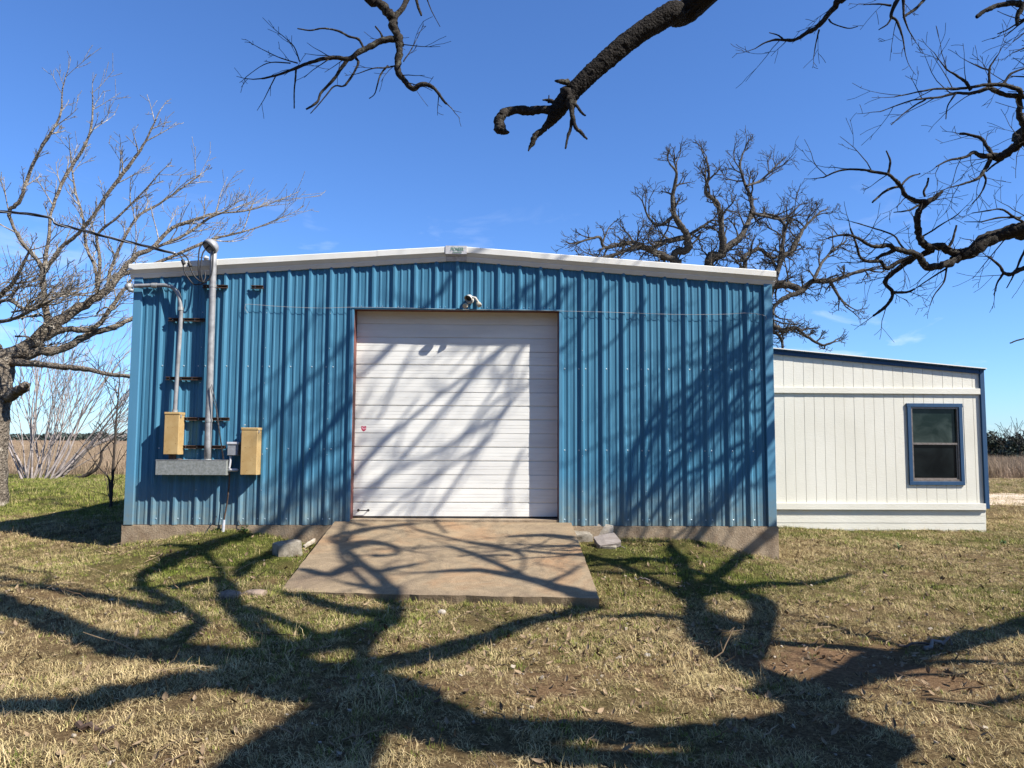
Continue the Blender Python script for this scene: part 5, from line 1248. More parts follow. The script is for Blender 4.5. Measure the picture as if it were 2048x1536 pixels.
vlimb(c5([(2300, 1000), (2048, 880), (2020, 780), (2000, 705), (1900, 680), (1800, 640), (1720, 662), (1650, 672), (1560, 670), (1450, 700), (1330, 712), (1220, 730), (1010, 805)], 14, 2), 7.4, 7.0, rts, .25, .5, .006, head=[(7.6, 5.6, 6.0)]); vlimb(c5([(1340, 715), (1230, 780), (1090, 900)], 4, 2), 7.0, 6.9, None)
vlimb(c5([(2200, 690), (2045, 700), (2020, 650), (1940, 622), (1840, 610), (1700, 622), (1560, 640), (1400, 642), (1250, 670), (1110, 700)], 12, 2), 7.3, 7.0, rts, .25, .5, .006); vlimb(c5([(1665, 650), (1620, 590), (1550, 540), (1480, 490), (1400, 380)], 8, 1.5), 7.1, 7.1, rts, .2, .4, .005)
vlimb(c5([(1560, 670), (1500, 760), (1485, 860)], 4, 2), 7.0, 7.0, None); vlimb(c5([(1800, 610), (1800, 500), (1830, 440), (1870, 380)], 6, 2), 7.2, 7.2, rts, .2, .35, .004); vlimb(c5([(1810, 500), (1740, 490), (1620, 430)], 4, 1.5), 7.2, 7.2, rts, .2, .3, .003); vlimb(c5([(1900, 600), (1960, 530), (2060, 490)], 6, 4), 7.2, 7.2, None)
vlimb(c5([(2250, 40), (2048, 30), (1950, 25), (1850, 45), (1770, 78), (1705, 122)], 16, 8), 6.6, 6.6, None); vlimb(c5([(2040, 30), (2010, 110), (1995, 185)], 13, 7), 6.6, 6.6, None); vlimb(c5([(2080, 220), (2048, 240), (1970, 300)], 4, 2), 6.6, 6.6, rts, .2, .3, .003); vlimb(c5([(2100, 320), (2040, 350), (1970, 380)], 5, 2), 6.6, 6.6, rts, .2, .3, .003)
vlimb(c7([(1620, 1450), (1530, 1470), (1472, 1492)], 3, 3), 7.0, 7.0, None)
trunk.build('trunk', MAT['oak_bark'], OAK)
limbs.build('branches', MAT['oak_bark'], OAK)
vis.build('branches', MAT['oak_twig'], OAK)
print('in frame:', INFRAME[:40])

# ---- oak behind the building
ry = 27.0
OB = at_y(1475, 800, ry)
REAR = thing('oak_tree', 'broad gnarled bare oak rising behind the right half of the blue building', 'tree', (OB[0], ry, gz(OB[0], ry)))
rst = dict(seg=(.5, .36, .24, .17), gnarl=.42, up=.09, tip=.35, rmin=.0085, levels=4, kids=(4.8, 4.4, 3.6, 3), angle=(25, 65), shrink=(.42, .75))
rt, rc = Wood(), Wood()
c6 = lambda pts, a, b: crop(1080, 280, 2.926, pts, a, b)
base = np.array([OB[0], ry, gz(OB[0], ry)-.2])
rt.tube(smooth_path([tuple(base), tuple(base+(0, 0, 1.2)), tuple(base+(-.1, .1, 2.6)), tuple(base+(-.3, 0, 3.6))], 5), np.linspace(.6, .42, 16), 12, .08)
hub = [(*(base+np.array([-.2, 0, 3.2])), .34)]
def rl(pts, a, b, y1, root=True, every=.32, tw=1.0, tr=.042):
    P_, r_ = px_pts(c6(pts, a*.92, b*.9), ry, y1)
    if root: P_ = np.vstack([[h[:3] for h in hub], P_]); r_ = np.concatenate([[h[3] for h in hub], r_])
    limb(rc, P_, r_, rst, every, tw, tr, .1, None, 1, 5, .25 if root else 0.0)
rl([(980, 760), (1060, 670), (1070, 600), (1060, 500), (1040, 380), (970, 300), (990, 200), (970, 110)], 20, 4, ry-1)
rl([(1070, 640), (1150, 590), (1200, 520), (1240, 420), (1230, 330), (1200, 260), (1170, 150), (1200, 50)], 15, 3, ry+1.5, False)
rl([(790, 760), (860, 640), (862, 560), (820, 500), (780, 420), (780, 300), (800, 200), (760, 140)], 20, 4, ry-1.5)
rl([(820, 720), (680, 660), (580, 620), (500, 650), (400, 680), (300, 700)], 15, 4, ry-2, False); rl([(850, 570), (740, 590), (640, 640), (560, 600), (480, 610), (380, 630), (350, 570), (290, 580), (220, 600)], 13, 4, ry-2, False)
rl([(790, 440), (700, 500), (640, 460), (600, 360)], 8, 3, ry-1, False); rl([(870, 560), (960, 500), (1020, 460)], 8, 4, ry, False)
rl([(1200, 780), (1180, 700), (1230, 660), (1290, 640), (1350, 690), (1400, 680)], 12, 6, ry+1); rl([(1390, 760), (1470, 660), (1520, 560), (1560, 500), (1640, 420)], 12, 4, ry+1.5); rl([(1400, 720), (1430, 550), (1420, 480), (1360, 440), (1260, 430)], 9, 4, ry+1, False)
rl([(1340, 900), (1380, 850), (1450, 850), (1530, 880), (1590, 830), (1720, 820), (1800, 790), (1900, 760), (1960, 770)], 20, 4, ry+.5); rl([(1530, 890), (1440, 920), (1370, 980), (1360, 1060)], 12, 6, ry, False); rl([(1700, 830), (1760, 930), (1820, 980)], 8, 3, ry, False)
rl([(1320, 1080), (1370, 1090), (1430, 1110), (1500, 1100), (1560, 1150), (1650, 1200), (1720, 1180)], 13, 4, ry); rl([(1330, 1120), (1380, 1130), (1415, 1170), (1420, 1230)], 10, 5, ry, False); rl([(1600, 820), (1650, 720), (1720, 640), (1780, 600)], 8, 3, ry+1, False); rl([(1230, 420), (1330, 450), (1430, 460), (1520, 380)], 8, 3, ry+1, False); rl([(1210, 270), (1300, 230), (1390, 140)], 6, 3, ry+1, False)
rt.build('trunk', MAT['far_oak'], REAR); rc.build('crown', MAT['far_oak'], REAR)

# ---- pale tree at the left edge
ly = 17.6
lb = at_y(-18, 1024, ly)
PALE = thing('pale_tree', 'large pale-barked bare tree at the left edge leaning over the building corner', 'tree', (lb[0], ly, gz(lb[0], ly)))
pst = dict(seg=(.4, .3, .22, .16), gnarl=.13, up=.07, tip=.35, rmin=.0065, levels=3, kids=(4.4, 3.4, 2.6), angle=(22, 55), shrink=(.4, .7), lean=(.02, 0, .0), nodown=True)
pt, pc, pm = Wood(), Wood(), Wood()
P_, r_ = px_pts([(-24, 1032, 76), (-22, 980, 62), (-19, 900, 58), (-14, 820, 58), (-10, 760, 62), (-4, 712, 62)], ly)
Q = smooth_path(np.column_stack([P_, r_]), 8); pt.tube(Q[:, :3], Q[:, 3], 18, .06)
def pl(pts, y1, every=.34, tw=.75, tr=.018, y0=ly):
    P_, r_ = px_pts(pts, y0, y1); r_ = r_*np.where(r_ > .06, .56, .8); limb(pm, P_, r_, pst, every, tw, tr, .1, None, 1, 5, Wt=pc)
pl([(0, 722, 62), (50, 694, 48), (100, 655, 42), (146, 622, 34), (205, 588, 26), (237, 552, 22), (271, 512, 18), (305, 496, 15), (339, 460, 12), (372, 445, 9), (423, 428, 6)], ly+1.0, .4, 1.5)
pl([(98, 660, 26), (92, 615, 22), (87, 580, 20), (85, 540, 19), (75, 522, 15), (44, 483, 13), (22, 442, 11), (21, 420, 10), (41, 398, 9), (64, 334, 8), (85, 290, 7), (119, 235, 5), (125, 178, 3), (135, 144, 2)], ly-.5, y0=ly+.2)
pl([(86, 546, 17), (98, 472, 12), (102, 425, 10), (129, 357, 8), (163, 303, 7), (183, 252, 5), (185, 175, 2)], ly+.8, y0=ly+.05); pl([(86, 548, 17), (122, 496, 14), (152, 472, 13), (180, 439, 12), (220, 381, 10), (264, 323, 8), (291, 283, 6), (318, 225, 3)], ly-.5, y0=ly+.05)
pl([(196, 596, 14), (190, 537, 11), (172, 490, 8), (165, 430, 6), (150, 380, 5), (140, 300, 3)], ly+1.2, y0=ly+.38); pl([(192, 598, 13), (200, 520, 9), (195, 470, 7), (240, 430, 6), (290, 380, 4), (320, 345, 3)], ly-.2, y0=ly+.38); pl([(212, 584, 13), (225, 530, 9), (270, 440, 7), (330, 400, 5), (400, 350, 3)], ly+1.8, y0=ly+.42)
pl([(300, 499, 11), (370, 470, 8), (430, 430, 6), (500, 420, 4), (560, 400, 3)], ly+1.6, .3, 1.0, y0=ly+.7); pl([(238, 553, 14), (330, 520, 9), (420, 480, 7), (500, 460, 4), (575, 430, 2)], ly+1.8, .35, 1.0, y0=ly+.5)
pl([(5, 720, 44), (70, 705, 34), (130, 695, 28), (180, 668, 24), (225, 655, 20), (268, 635, 16), (330, 610, 10)], ly+1.0, y0=ly); pl([(50, 696, 24), (130, 660, 20), (190, 655, 18), (240, 590, 14), (262, 560, 10)], ly+.5, .5, y0=ly+.1)
pl([(5, 724, 34), (70, 727, 22), (120, 733, 20), (170, 738, 18), (215, 748, 14), (262, 754, 10), (300, 765, 6)], ly-.5, .6, .8, .012, y0=ly); pl([(-5, 800, 44), (24, 789, 40), (40, 780, 34), (50, 772, 30), (54, 769, 4)], ly-.5, 9, .05, .004, y0=ly)
pl([(-4, 720, 50), (-60, 640, 40), (-120, 520, 28), (-160, 400, 16), (-170, 300, 6)], ly, .6, 2.0); pl([(-60, 642, 22), (0, 590, 16), (30, 560, 10), (60, 500, 6)], ly-1.0); pl([(-4, 705, 34), (-30, 640, 24), (10, 600, 12), (60, 620, 8), (120, 590, 5)], ly-1.2, .35, 1.2); pl([(-60, 645, 20), (20, 640, 12), (80, 610, 7)], ly-1.4, .3, 1.2)
for k in range(13):                                # tangle of fine twigs low in the crown
    x0_, y0_ = nrg.uniform(-40, 190), nrg.uniform(585, 705); an = R(nrg.uniform(-75, 20)); ln = nrg.uniform(60, 130)
    pl([(x0_+math.cos(an)*ln*t+nrg.uniform(-6, 6), y0_+math.sin(an)*ln*t+nrg.uniform(-6, 6), 5*(1-.6*t)) for t in np.linspace(0, 1, 6)], ly+nrg.uniform(-1.4, 1.2), .17, .8, .012, y0=ly+nrg.uniform(-.5, .5))
pt.build('trunk', MAT['pale_bark'], PALE); pm.build('limbs', MAT['pale_bark'], PALE); pc.build('crown', MAT['pale_twig'], PALE)

# ---- fan-shaped thicket beyond it
SB = on_ground(85, 957)
SHR = thing('fan_shrub', 'pale many-stemmed leafless shrub fanning up left of the building', 'shrub', tuple(SB))
sst = dict(seg=(.6, .45, .3), gnarl=.10, up=.05, tip=.3, rmin=.010, levels=3, kids=(4, 3.4, 2.5), angle=(14, 40), shrink=(.4, .65), lean=(.012, 0, 0), nodown=True)
W = Wood()
for k in range(34):
    u = k/33; ang = R(-24+78*u+nrg.uniform(-12, 12))
    p = SB+np.array([-.55+1.1*u+nrg.uniform(-.3, .3), nrg.uniform(-.5, .5), -.1])
    grow(W, p, (math.sin(ang), nrg.uniform(-.25, .25), math.cos(ang)), nrg.uniform(4.2, 6.6), nrg.uniform(.02, .05), 0, sst)
W.build('stems', MAT['shrub_bark'], SHR)
# dark curved stem and a few low suckers beside it
DS = on_ground(148, 957); W = Wood()
P_, r_ = px_pts([(148, 957, 7), (175, 950, 7), (193, 937, 6), (202, 918, 5), (205, 900, 4), (225, 880, 3)], DS[1])
limb(W, P_, r_, dict(sst, levels=2), .5, 1.2, .02, .1, None, 1, 5)
DST = thing('bent_sapling', 'dark bent stem curving up right of the fan shrub', 'sapling', tuple(DS)); W.build('stems', MAT['dark_stem'], DST)
# slim dark sapling near the building corner
SP = on_ground(222, 1016); W = Wood()
SAP = thing('slim_sapling', 'slim dark leafless sapling standing just left of the building corner', 'sapling', tuple(SP))
P_, r_ = px_pts([(222, 1018, 7), (223, 980, 6), (226, 940, 6), (230, 890, 5), (232, 850, 4), (236, 800, 3), (240, 750, 2)], SP[1])
limb(W, P_, r_, dict(pst, levels=2, rmin=.006, gnarl=.16, nodown=False, up=.03), .22, .9, .012, .1, None, 1, 5)
P_, r_ = px_pts([(221, 1000, 5), (219, 965, 4), (214, 950, 3), (202, 940, 2)], SP[1]); limb(W, P_, r_, dict(pst, levels=2, rmin=.006), .4, .5, .008, .1, None, 1, 4)
W.build('stems', MAT['dark_stem'], SAP)
# ------------------------------------------------------------------ grass, litter and far vegetation
def inst_mat(name, dry_a, dry_b, grn_a, grn_b, rough=.9):
    m, n, l, b = new_mat(name)
    oi = nd(n, 'ShaderNodeObjectInfo')
    ga = nd(n, 'ShaderNodeAttribute', attribute_name='green'); ga.attribute_type = 'INSTANCER'
    def two(c1, c2):
        x = nd(n, 'ShaderNodeMixRGB'); x.inputs['Color1'].default_value = (*c1, 1); x.inputs['Color2'].default_value = (*c2, 1)
        l.new(oi.outputs['Random'], x.inputs['Fac']); return x
    d, g = two(dry_a, dry_b), two(grn_a, grn_b)
    x = nd(n, 'ShaderNodeMixRGB'); l.new(ga.outputs['Fac'], x.inputs['Fac']); l.new(d.outputs['Color'], x.inputs['Color1']); l.new(g.outputs['Color'], x.inputs['Color2'])
    l.new(x.outputs['Color'], b.inputs['Base Color'])
    b.inputs['Roughness'].default_value = rough; b.inputs['Specular IOR Level'].default_value = .15
    return m
MAT['blade'] = inst_mat('grass_blades', (0.19, 0.128, 0.056), (0.60, 0.46, 0.24), (0.07, 0.105, 0.014), (0.24, 0.27, 0.045))
MAT['litter'] = inst_mat('dead_leaves', (0.07, 0.045, 0.027), (0.30, 0.215, 0.13), (0.07, 0.045, 0.027), (0.30, 0.215, 0.13))
MAT['pebble'] = inst_mat('pebbles', (0.16, 0.12, 0.08), (0.38, 0.32, 0.24), (0.16, 0.12, 0.08), (0.38, 0.32, 0.24))
MAT['tallgrass'] = inst_mat('tall_dead_grass', (0.20, 0.135, 0.085), (0.42, 0.31, 0.21), (0.16, 0.12, 0.06), (0.3, 0.25, 0.12))
SRC = []
def source(name, verts, faces, m):
    me = bpy.data.meshes.new(name); me.from_pydata([tuple(v) for v in verts], [], faces); me.materials.append(m); me.update()
    o = bpy.data.objects.new(name, me); return o
def clump(name, nbl, rad, hmin, hmax, lean, wid, m):
    v, f = [], []
    for k in range(nbl):
        a = rnd.uniform(0, 6.283); r0 = rad*math.sqrt(rnd.random()); h = rnd.uniform(hmin, hmax)
        d = Vector((math.cos(a), math.sin(a), 0)); b = d.copy(); b.rotate(Matrix.Rotation(rnd.uniform(-1.5, 1.5), 3, 'Z'))
        a2 = rnd.uniform(0, 6.283); p = Vector((math.cos(a2)*r0, math.sin(a2)*r0, -.004))
        th = math.radians(rnd.uniform(*lean)); s = Vector((-b.y, b.x, 0))*wid*rnd.uniform(.7, 1.3)
        q = p+(b*math.sin(th*.7)+Vector((0, 0, math.cos(th*.7))))*h*.5
        t = q+(b*math.sin(min(th*1.35, 1.75))+Vector((0, 0, math.cos(min(th*1.35, 1.75)))))*h*.5
        i = len(v); v += [p-s, p+s, q+s*.8, q-s*.8, t]; f += [(i, i+1, i+2, i+3), (i+3, i+2, i+4)]
    return source(name, v, f, m)
def scatter(name, pts, rot, scl, idx, green, sources, label=None):
    col = bpy.data.collections.new(name+'_pieces')
    for q_ in sources: col.objects.link(q_)
    me = bpy.data.meshes.new(name); me.vertices.add(len(pts)); me.vertices.foreach_set('co', np.asarray(pts, np.float32).ravel())
    for nm, ty, arr in (('rot', 'FLOAT_VECTOR', rot), ('scl', 'FLOAT', scl), ('idx', 'INT', idx), ('green', 'FLOAT', green)):
        at = me.attributes.new(nm, ty, 'POINT')
        at.data.foreach_set('vector' if ty == 'FLOAT_VECTOR' else 'value', np.asarray(arr, np.int32 if ty == 'INT' else np.float32).ravel())
    o = bpy.data.objects.new(name, me); COL.objects.link(o); stuff(o)
    ng = bpy.data.node_groups.new(name+'_nodes', 'GeometryNodeTree')
    ng.interface.new_socket('Geometry', in_out='INPUT', socket_type='NodeSocketGeometry'); ng.interface.new_socket('Geometry', in_out='OUTPUT', socket_type='NodeSocketGeometry')
    gi, go = ng.nodes.new('NodeGroupInput'), ng.nodes.new('NodeGroupOutput')
    ip = ng.nodes.new('GeometryNodeInstanceOnPoints'); ci = ng.nodes.new('GeometryNodeCollectionInfo')
    ci.inputs['Collection'].default_value = col; ci.inputs['Separate Children'].default_value = True; ci.inputs['Reset Children'].default_value = True
    def na(nm, ty):
        a = ng.nodes.new('GeometryNodeInputNamedAttribute'); a.data_type = ty; a.inputs['Name'].default_value = nm; return a.outputs['Attribute']
    L = ng.links
    L.new(gi.outputs[0], ip.inputs['Points']); L.new(ci.outputs[0], ip.inputs['Instance']); ip.inputs['Pick Instance'].default_value = True
    L.new(na('idx', 'INT'), ip.inputs['Instance Index']); L.new(na('rot', 'FLOAT_VECTOR'), ip.inputs['Rotation']); L.new(na('scl', 'FLOAT'), ip.inputs['Scale'])
    L.new(ip.outputs[0], go.inputs[0])
    md = o.modifiers.new('scatter', 'NODES'); md.node_group = ng
    if label: tag(o, label, 'grass')
    return o
def inside_ramp(x, y):
    v = (y-8.0)/(WALL_Y-8.0); return (x > -2.33) & (x < 1.15) & (y > 8.22-.083*(x+2.3)) & (y < WALL_Y)
def free(x, y):
    ok = ~inside_ramp(x, y)
    ok &= ~((x > XL-.04) & (x < XR+.04) & (y > WALL_Y-.035) & (y < BACK_Y+.1))
    ok &= ~((x > XR) & (x < AX1+.05) & (y > AY-.05) & (y < 22.1))
    return ok
def sample(y0, y1, dens, margin=1.2, k=.72):
    """random spots in the wedge the camera sees"""
    A_ = (y1-y0)*2*(k*y1+margin); n = int(A_*dens)
    y = nrg.uniform(y0, y1, n); x = nrg.uniform(-(k*y1+margin), k*y1+margin, n)
    s = (np.abs(x) < k*y+margin) & free(x, y)
    return x[s], y[s]
blades = [clump('a_mat', 14, .055, .045, .095, (50, 86), .0016, MAT['blade']), clump('b_mat', 14, .06, .035, .08, (35, 84), .0016, MAT['blade']), clump('c_tuft', 14, .045, .03, .062, (15, 65), .0016, MAT['blade']),
          clump('d_tuft', 14, .04, .025, .055, (10, 55), .0018, MAT['blade']), clump('e_stalk', 5, .06, .09, .16, (15, 80), .0014, MAT['blade'])]
def lawn(name, bands, seed_scale):
    Pp, Rr, Sc, Ix, Gr = [], [], [], [], []
    for y0, y1, dens, sc in bands:
        x, y = sample(y0, y1, dens)
        bare = bareness(x, y); keep = nrg.random(len(x)) > np.clip(bare*1.05-.08+.55*np.clip(vnoise(x, y, .28, 22)-.5, 0, 1), 0, .96)
        x, y = x[keep], y[keep]
        g = greenness(x, y); isg = nrg.random(len(x)) < np.clip(g*1.1-.04, 0.02, .95)
        n = len(x)
        ix = np.where(isg, np.where(nrg.random(n) < .5, 2, 3), np.where(nrg.random(n) < .5, 0, 1)); ix = np.where(nrg.random(n) < .05, 4, ix)
        gr = np.where(isg, np.clip(nrg.normal(.85, .2, n), 0, 1), np.clip(nrg.normal(.08, .12, n), 0, 1))
        gr = np.where(ix == 4, gr*.3, gr)
        Pp.append(np.stack([x, y, ground(x, y)], 1)); Rr.append(np.stack([nrg.normal(0, .12, n), nrg.normal(0, .12, n), nrg.uniform(0, 6.283, n)], 1))
        Sc.append(sc*nrg.uniform(.6, 1.25, n)*(.62+.75*vnoise(x, y, .55, 21))); Ix.append(ix); Gr.append(gr)
    return scatter(name, np.concatenate(Pp), np.concatenate(Rr), np.concatenate(Sc), np.concatenate(Ix), np.concatenate(Gr), blades)
lawn('grass', [(3.3, 8.5, 430, 1.0), (8.5, 12, 330, 1.0), (12, 17, 190, 1.25), (17, 34, 55, 1.9)], 1)['label'] = 'short mixed straw and green grass over the yard'
# longer tufts that creep over the ramp's front edge and along the walls
def fringe():
    x = np.concatenate([nrg.uniform(-2.4, 1.2, 260), nrg.uniform(-5.3, -2.35, 130), nrg.uniform(1.2, 4.15, 150), nrg.uniform(4.3, 10.0, 170), np.full(60, -2.36)+nrg.normal(0, .03, 60), np.full(60, 1.17)+nrg.normal(0, .03, 60)])
    y = np.concatenate([8.19-.0846*(x[:260]+2.31)+nrg.normal(-.03, .035, 260), WALL_Y-.06-np.abs(nrg.normal(0, .04, 280)), AY-.06-np.abs(nrg.normal(0, .05, 170)), nrg.uniform(8.2, 10.8, 120)])
    n = len(x); g = greenness(x, y); isg = nrg.random(n) < .35+.5*g
    scatter('edge_grass', np.stack([x, y, ground(x, y)-.005], 1), np.stack([nrg.normal(0, .15, n), nrg.normal(0, .15, n), nrg.uniform(0, 6.283, n)], 1), nrg.uniform(.9, 1.9, n), np.where(isg, 2+nrg.integers(0, 2, n), nrg.integers(0, 2, n)), np.where(isg, .8, .1), blades)['label'] = 'longer grass tufts along the ramp and walls'
fringe()
# leaves, pebbles and twigs on the ground
def leaf(name, L, w, curl):
    v, f = [], []
    for i, t in enumerate((0, .35, .7, 1)):
        ww = w*(.25, 1, .8, .1)[i]; z = .004+curl*t*t*L
        v += [(t*L-L/2, -ww, z+ww*.5*curl), (t*L-L/2, 0, z-.002), (t*L-L/2, ww, z+ww*.7*curl)]
    for i in range(3):
        for j in range(2): a = i*3+j; f.append((a, a+3, a+4, a+1))
    return source(name, v, f, MAT['litter'])
def chip(name, s, m):
    v = [(rnd.uniform(.6, 1)*s*a, rnd.uniform(.5, 1)*s*b, rnd.uniform(.4, .8)*s*c) for a in (-1, 1) for b in (-1, 1) for c in (-.4, 1)]
    return source(name, v, [(0, 1, 3, 2), (4, 6, 7, 5), (0, 4, 5, 1), (2, 3, 7, 6), (1, 5, 7, 3), (0, 2, 6, 4)], m)
def twig(name, L):
    mb = MB(); p = [Vector((0, 0, .006))]
    for k in range(5): p.append(p[-1]+Vector((L/5, rnd.uniform(-.3, .3)*L/5, rnd.uniform(-.1, .12)*L/5)))
    mb.tube(p, [.004, .004, .0035, .003, .0025, .0015], 5); mb.tube([p[2], p[2]+Vector((L*.15, L*.16, .01))], [.0025, .001], 4)
    return source(name, mb.v, mb.f, MAT['litter'])
lit = [leaf('a_leaf', .055, .014, .5), leaf('b_leaf', .045, .016, .9), leaf('c_leaf', .065, .012, .3), chip('d_chip', .010, MAT['pebble']), chip('e_chip', .016, MAT['pebble']), twig('f_twig', .22), twig('g_twig', .34)]
x, y = sample(3.3, 13, 75, .8)
w = .25+.9*bareness(x, y)+.5*blob(x, y, 1.5, 6.5, 3.5, 2.0); keep = nrg.random(len(x)) < w; x, y = x[keep], y[keep]; n = len(x)
scatter('leaf_litter', np.stack([x, y, ground(x, y)+.012], 1), np.stack([nrg.normal(0, .35, n), nrg.normal(0, .35, n), nrg.uniform(0, 6.283, n)], 1), nrg.uniform(.6, 1.25, n),
        nrg.choice(7, n, p=[.26, .25, .2, .13, .05, .07, .04]), np.zeros(n), lit)['label'] = 'dead leaves, chips and twigs strewn over the yard'
# single sticks that stand out
def stick(px0, py0, px1, py1, r, label, m='board'):
    a, b = on_ground(px0, py0), on_ground(px1, py1); mb = MB()
    pts = [a+(b-a)*t+np.array([0, 0, .03])+nrg.normal(0, .012, 3) for t in np.linspace(0, 1, 7)]
    mb.tube(pts, np.linspace(r, r*.6, 7), 7, True, .1)
    tag(mb.build('fallen_stick', MAT[m], origin=tuple(a)), label, 'stick', 'fallen sticks in the yard')
stick(1850, 1298, 1905, 1291, .018, 'thick pale fallen stick on the dark soil at the right'); stick(1800, 1300, 1870, 1293, .013, 'dark fallen stick touching the thick pale one', 'strut')
stick(150, 1462, 225, 1470, .02, 'rotten brown stick in the lower left grass', 'strut'); stick(1270, 1160, 1300, 1168, .010, 'thin stick in the grass right of the ramp')
stick(1215, 1096, 1250, 1100, .008, 'thin twig lying across the small stones by the wall')
# leafy weeds against the foundation
def weed(px, py, h, label):
    p = on_ground(px, py); t = thing('weed', label, 'weed', tuple(p), 'green weeds by the buildings'); mb = MB(); st_ = MB()
    for k in range(9):
        a = rnd.uniform(0, 6.283); d = Vector((math.cos(a), math.sin(a)*.6, rnd.uniform(.5, 1.6))).normalized(); q = Vector(p)+d*h*rnd.uniform(.4, 1)
        st_.tube([p, Vector(p)*.5+q*.5+Vector((0, 0, .01)), q], [.004, .003, .002], 5)
        for j in range(4):
            c = Vector(p)+(q-Vector(p))*rnd.uniform(.4, 1); u = Vector((rnd.uniform(-1, 1), rnd.uniform(-1, 1), rnd.uniform(-.2, .6))).normalized()*rnd.uniform(.03, .06); s = u.cross(Vector((0, 0, 1))).normalized()*u.length*.35
            mb.add([c, c+u*.5+s, c+u, c+u*.5-s], [(0, 1, 2, 3)])
    mb.build('leaves', MAT['weed'], t); st_.build('stems', MAT['weed'], t)
MAT['weed'] = mat('weed_leaf', (0.03, 0.07, 0.015), (0.08, 0.14, 0.03), 20, .6)
weed(490, 1066, .14, 'small green weed at the foundation right of the cable guard'); weed(436, 1064, .09, 'low weed at the foundation left of the cable guard'); weed(1500, 1118, .12, 'dark green weed at the foundation near the right corner')
weed(1797, 1100, .13, 'green weed in the grass before the white addition'); weed(2005, 1090, .09, 'small dark weed in the grass past the addition corner')
# tall dead grass of the open field
tall = [clump('a_tall', 26, .35, .5, 1.0, (3, 28), .007, MAT['tallgrass']), clump('b_tall', 26, .4, .4, .85, (5, 40), .008, MAT['tallgrass']), clump('c_tall', 22, .3, .3, .7, (5, 55), .008, MAT['tallgrass'])]
def wedge(k0, k1, y0, y1, n):
    y = np.sqrt(nrg.uniform(y0*y0, y1*y1, n)); x = y*nrg.uniform(k0, k1, n); return x, y
xs_, ys_ = zip(wedge(.55, .95, 35, 62, 6000), wedge(-.9, -.45, 33.5, 70, 7500), wedge(-.9, -.45, 70, 150, 6000), wedge(.55, .95, 62, 110, 2500)); x, y = np.concatenate(xs_), np.concatenate(ys_); n = len(x)
scatter('field_grass', np.stack([x, y, ground(x, y)], 1), np.stack([nrg.normal(0, .1, n), nrg.normal(0, .1, n), nrg.uniform(0, 6.283, n)], 1), nrg.uniform(.5, 1.15, n)*np.where(x < 0, .85, .9)*np.where(y > 65, 1.3, 1), nrg.integers(0, 3, n), np.clip(nrg.normal(.15, .2, n), 0, 1), tall)['label'] = 'tall dead brown grass of the open field'
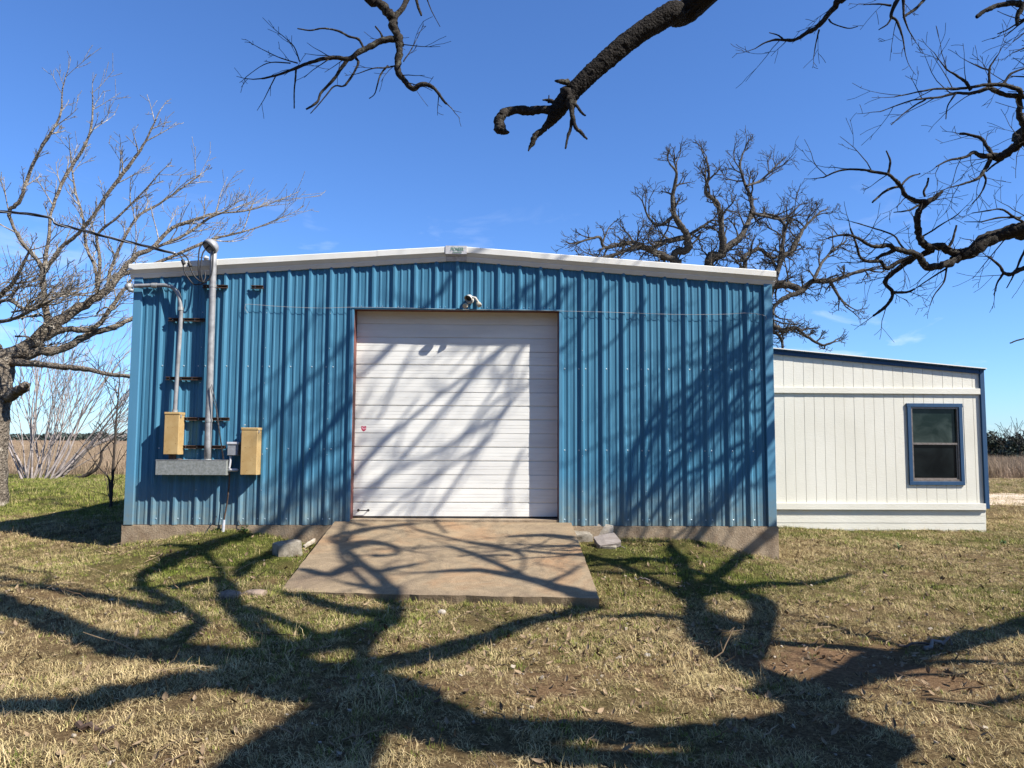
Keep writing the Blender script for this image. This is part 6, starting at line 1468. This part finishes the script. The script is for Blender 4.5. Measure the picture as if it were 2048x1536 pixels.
# evergreen brush on the right and its grey twigs
MAT['evergreen'] = mat('dark_evergreen_leaf', (0.012, 0.02, 0.010), (0.045, 0.055, 0.028), .8, .7)
MAT['bluewood'] = mat('distant_wood', (0.022, 0.032, 0.026), (0.06, 0.075, 0.06), .15, .9)
def leaf_cloud(mb, c, rad, n, s):
    for k in range(n):
        d = Vector(rvec()); r = rnd.random()**.4; p = Vector(c)+Vector((d.x*rad[0], d.y*rad[1], d.z*rad[2]))*r
        a = Vector(rvec())*s*rnd.uniform(.5, 1.3); b = Vector(rvec()).cross(a).normalized()*a.length*.6
        mb.add([p-a, p+b, p+a, p-b], [(0, 1, 2, 3)])
bst = dict(seg=(.5, .4, .3), gnarl=.22, up=.08, tip=.3, rmin=.018, levels=3, kids=(4, 3.4, 2.4), angle=(20, 60), shrink=(.45, .7))
for k, (px, yy, h, w, lab) in enumerate(((1990, 66, 2.1, 2.2, 'low dark evergreen bush touching the addition corner on the horizon'), (2018, 63, 2.9, 2.4, 'tallest dark evergreen bush on the right horizon'), (2050, 61, 2.5, 2.6, 'dark evergreen bush cut by the right picture edge'),
                                    (2110, 64, 3.6, 3.0, 'dark evergreen bush beyond the right picture edge'), (2190, 66, 3.4, 3.0, 'far right dark evergreen bush outside the picture'))):
    p = at_y(px, 925, yy); t = thing('evergreen_bush', lab, 'bush', (p[0], yy, 0), 'evergreen bushes on the right horizon')
    mb = MB()
    for j in range(16): leaf_cloud(mb, (p[0]+rnd.uniform(-.7, .7)*w, yy+rnd.uniform(-1, 1), h*rnd.uniform(.15, .72)), (w*.38, .8, h*.2), 55, .17)
    mb.build('crown', MAT['evergreen'], t)
    Wd = Wood()
    for j in range(6): grow(Wd, (p[0]+rnd.uniform(-.5, .5)*w, yy-.6, 0), (rnd.uniform(-.5, .5), rnd.uniform(-.2, .2), 1), h*rnd.uniform(.8, 1.25), .05, 0, bst)
    Wd.build('branches', MAT['far_oak'], t)
# unseen evergreen oaks added to dim the wall's sky light; annex window mirrors them
for k, (tx, ty, th) in enumerate(((-27, -7, 10), (-21, -11, 12), (-15, -9, 10.5), (-9.5, -11, 12), (-4, -9.5, 11), (1.5, -11.5, 12.5), (7.5, -12.5, 11), (13, -14, 10))):
    t = thing('added_evergreen_oak', 'dense dark evergreen oak added unseen behind the viewpoint to dim the sky light, number %s from the left' % ('one two three four five six seven eight'.split()[k]), 'tree', (tx, ty, 0), 'added evergreen oaks behind the viewpoint')
    mb = MB()
    for j in range(34):
        a_, r0_ = rnd.uniform(0, 6.283), 3.1*math.sqrt(rnd.random()); zz = th*rnd.uniform(.12, .9); sh_ = 1.15-.7*zz/th
        leaf_cloud(mb, (tx+math.cos(a_)*r0_*sh_, ty+math.sin(a_)*r0_*.8*sh_, zz), (1.4, 1.2, 1.0), 48, .34)
    mb.build('crown', MAT['evergreen'], t)
    Wd = Wood(); Wd.tube(smooth_path([(tx, ty, -.1), (tx+.1, ty, th*.3), (tx-.1, ty+.1, th*.7)], 4), np.linspace(.35, .1, 9), 8, .06); Wd.build('trunk', MAT['oak_bark'], t)
mb = MB()
for k in range(420):
    xx = rnd.uniform(-420, -150); yy = 400+rnd.uniform(-20, 20); h = 3.6+2.2*mnoise.noise(Vector((xx*.03, 0, 0)))+rnd.uniform(-.4, .8)
    leaf_cloud(mb, (xx, yy, h*.5), (3.0, 2, h*.5), 26, .9)
for k in range(200):
    xx = rnd.uniform(230, 420); yy = 400+rnd.uniform(-15, 15); h = 4+1.5*mnoise.noise(Vector((xx*.03, 3, 0)))
    leaf_cloud(mb, (xx, yy, h*.5), (3.0, 2, h*.5), 22, .9)
wd = mb.build('far_woods', MAT['bluewood']); stuff(wd); wd['label'] = 'low line of dark woods along the far horizon'
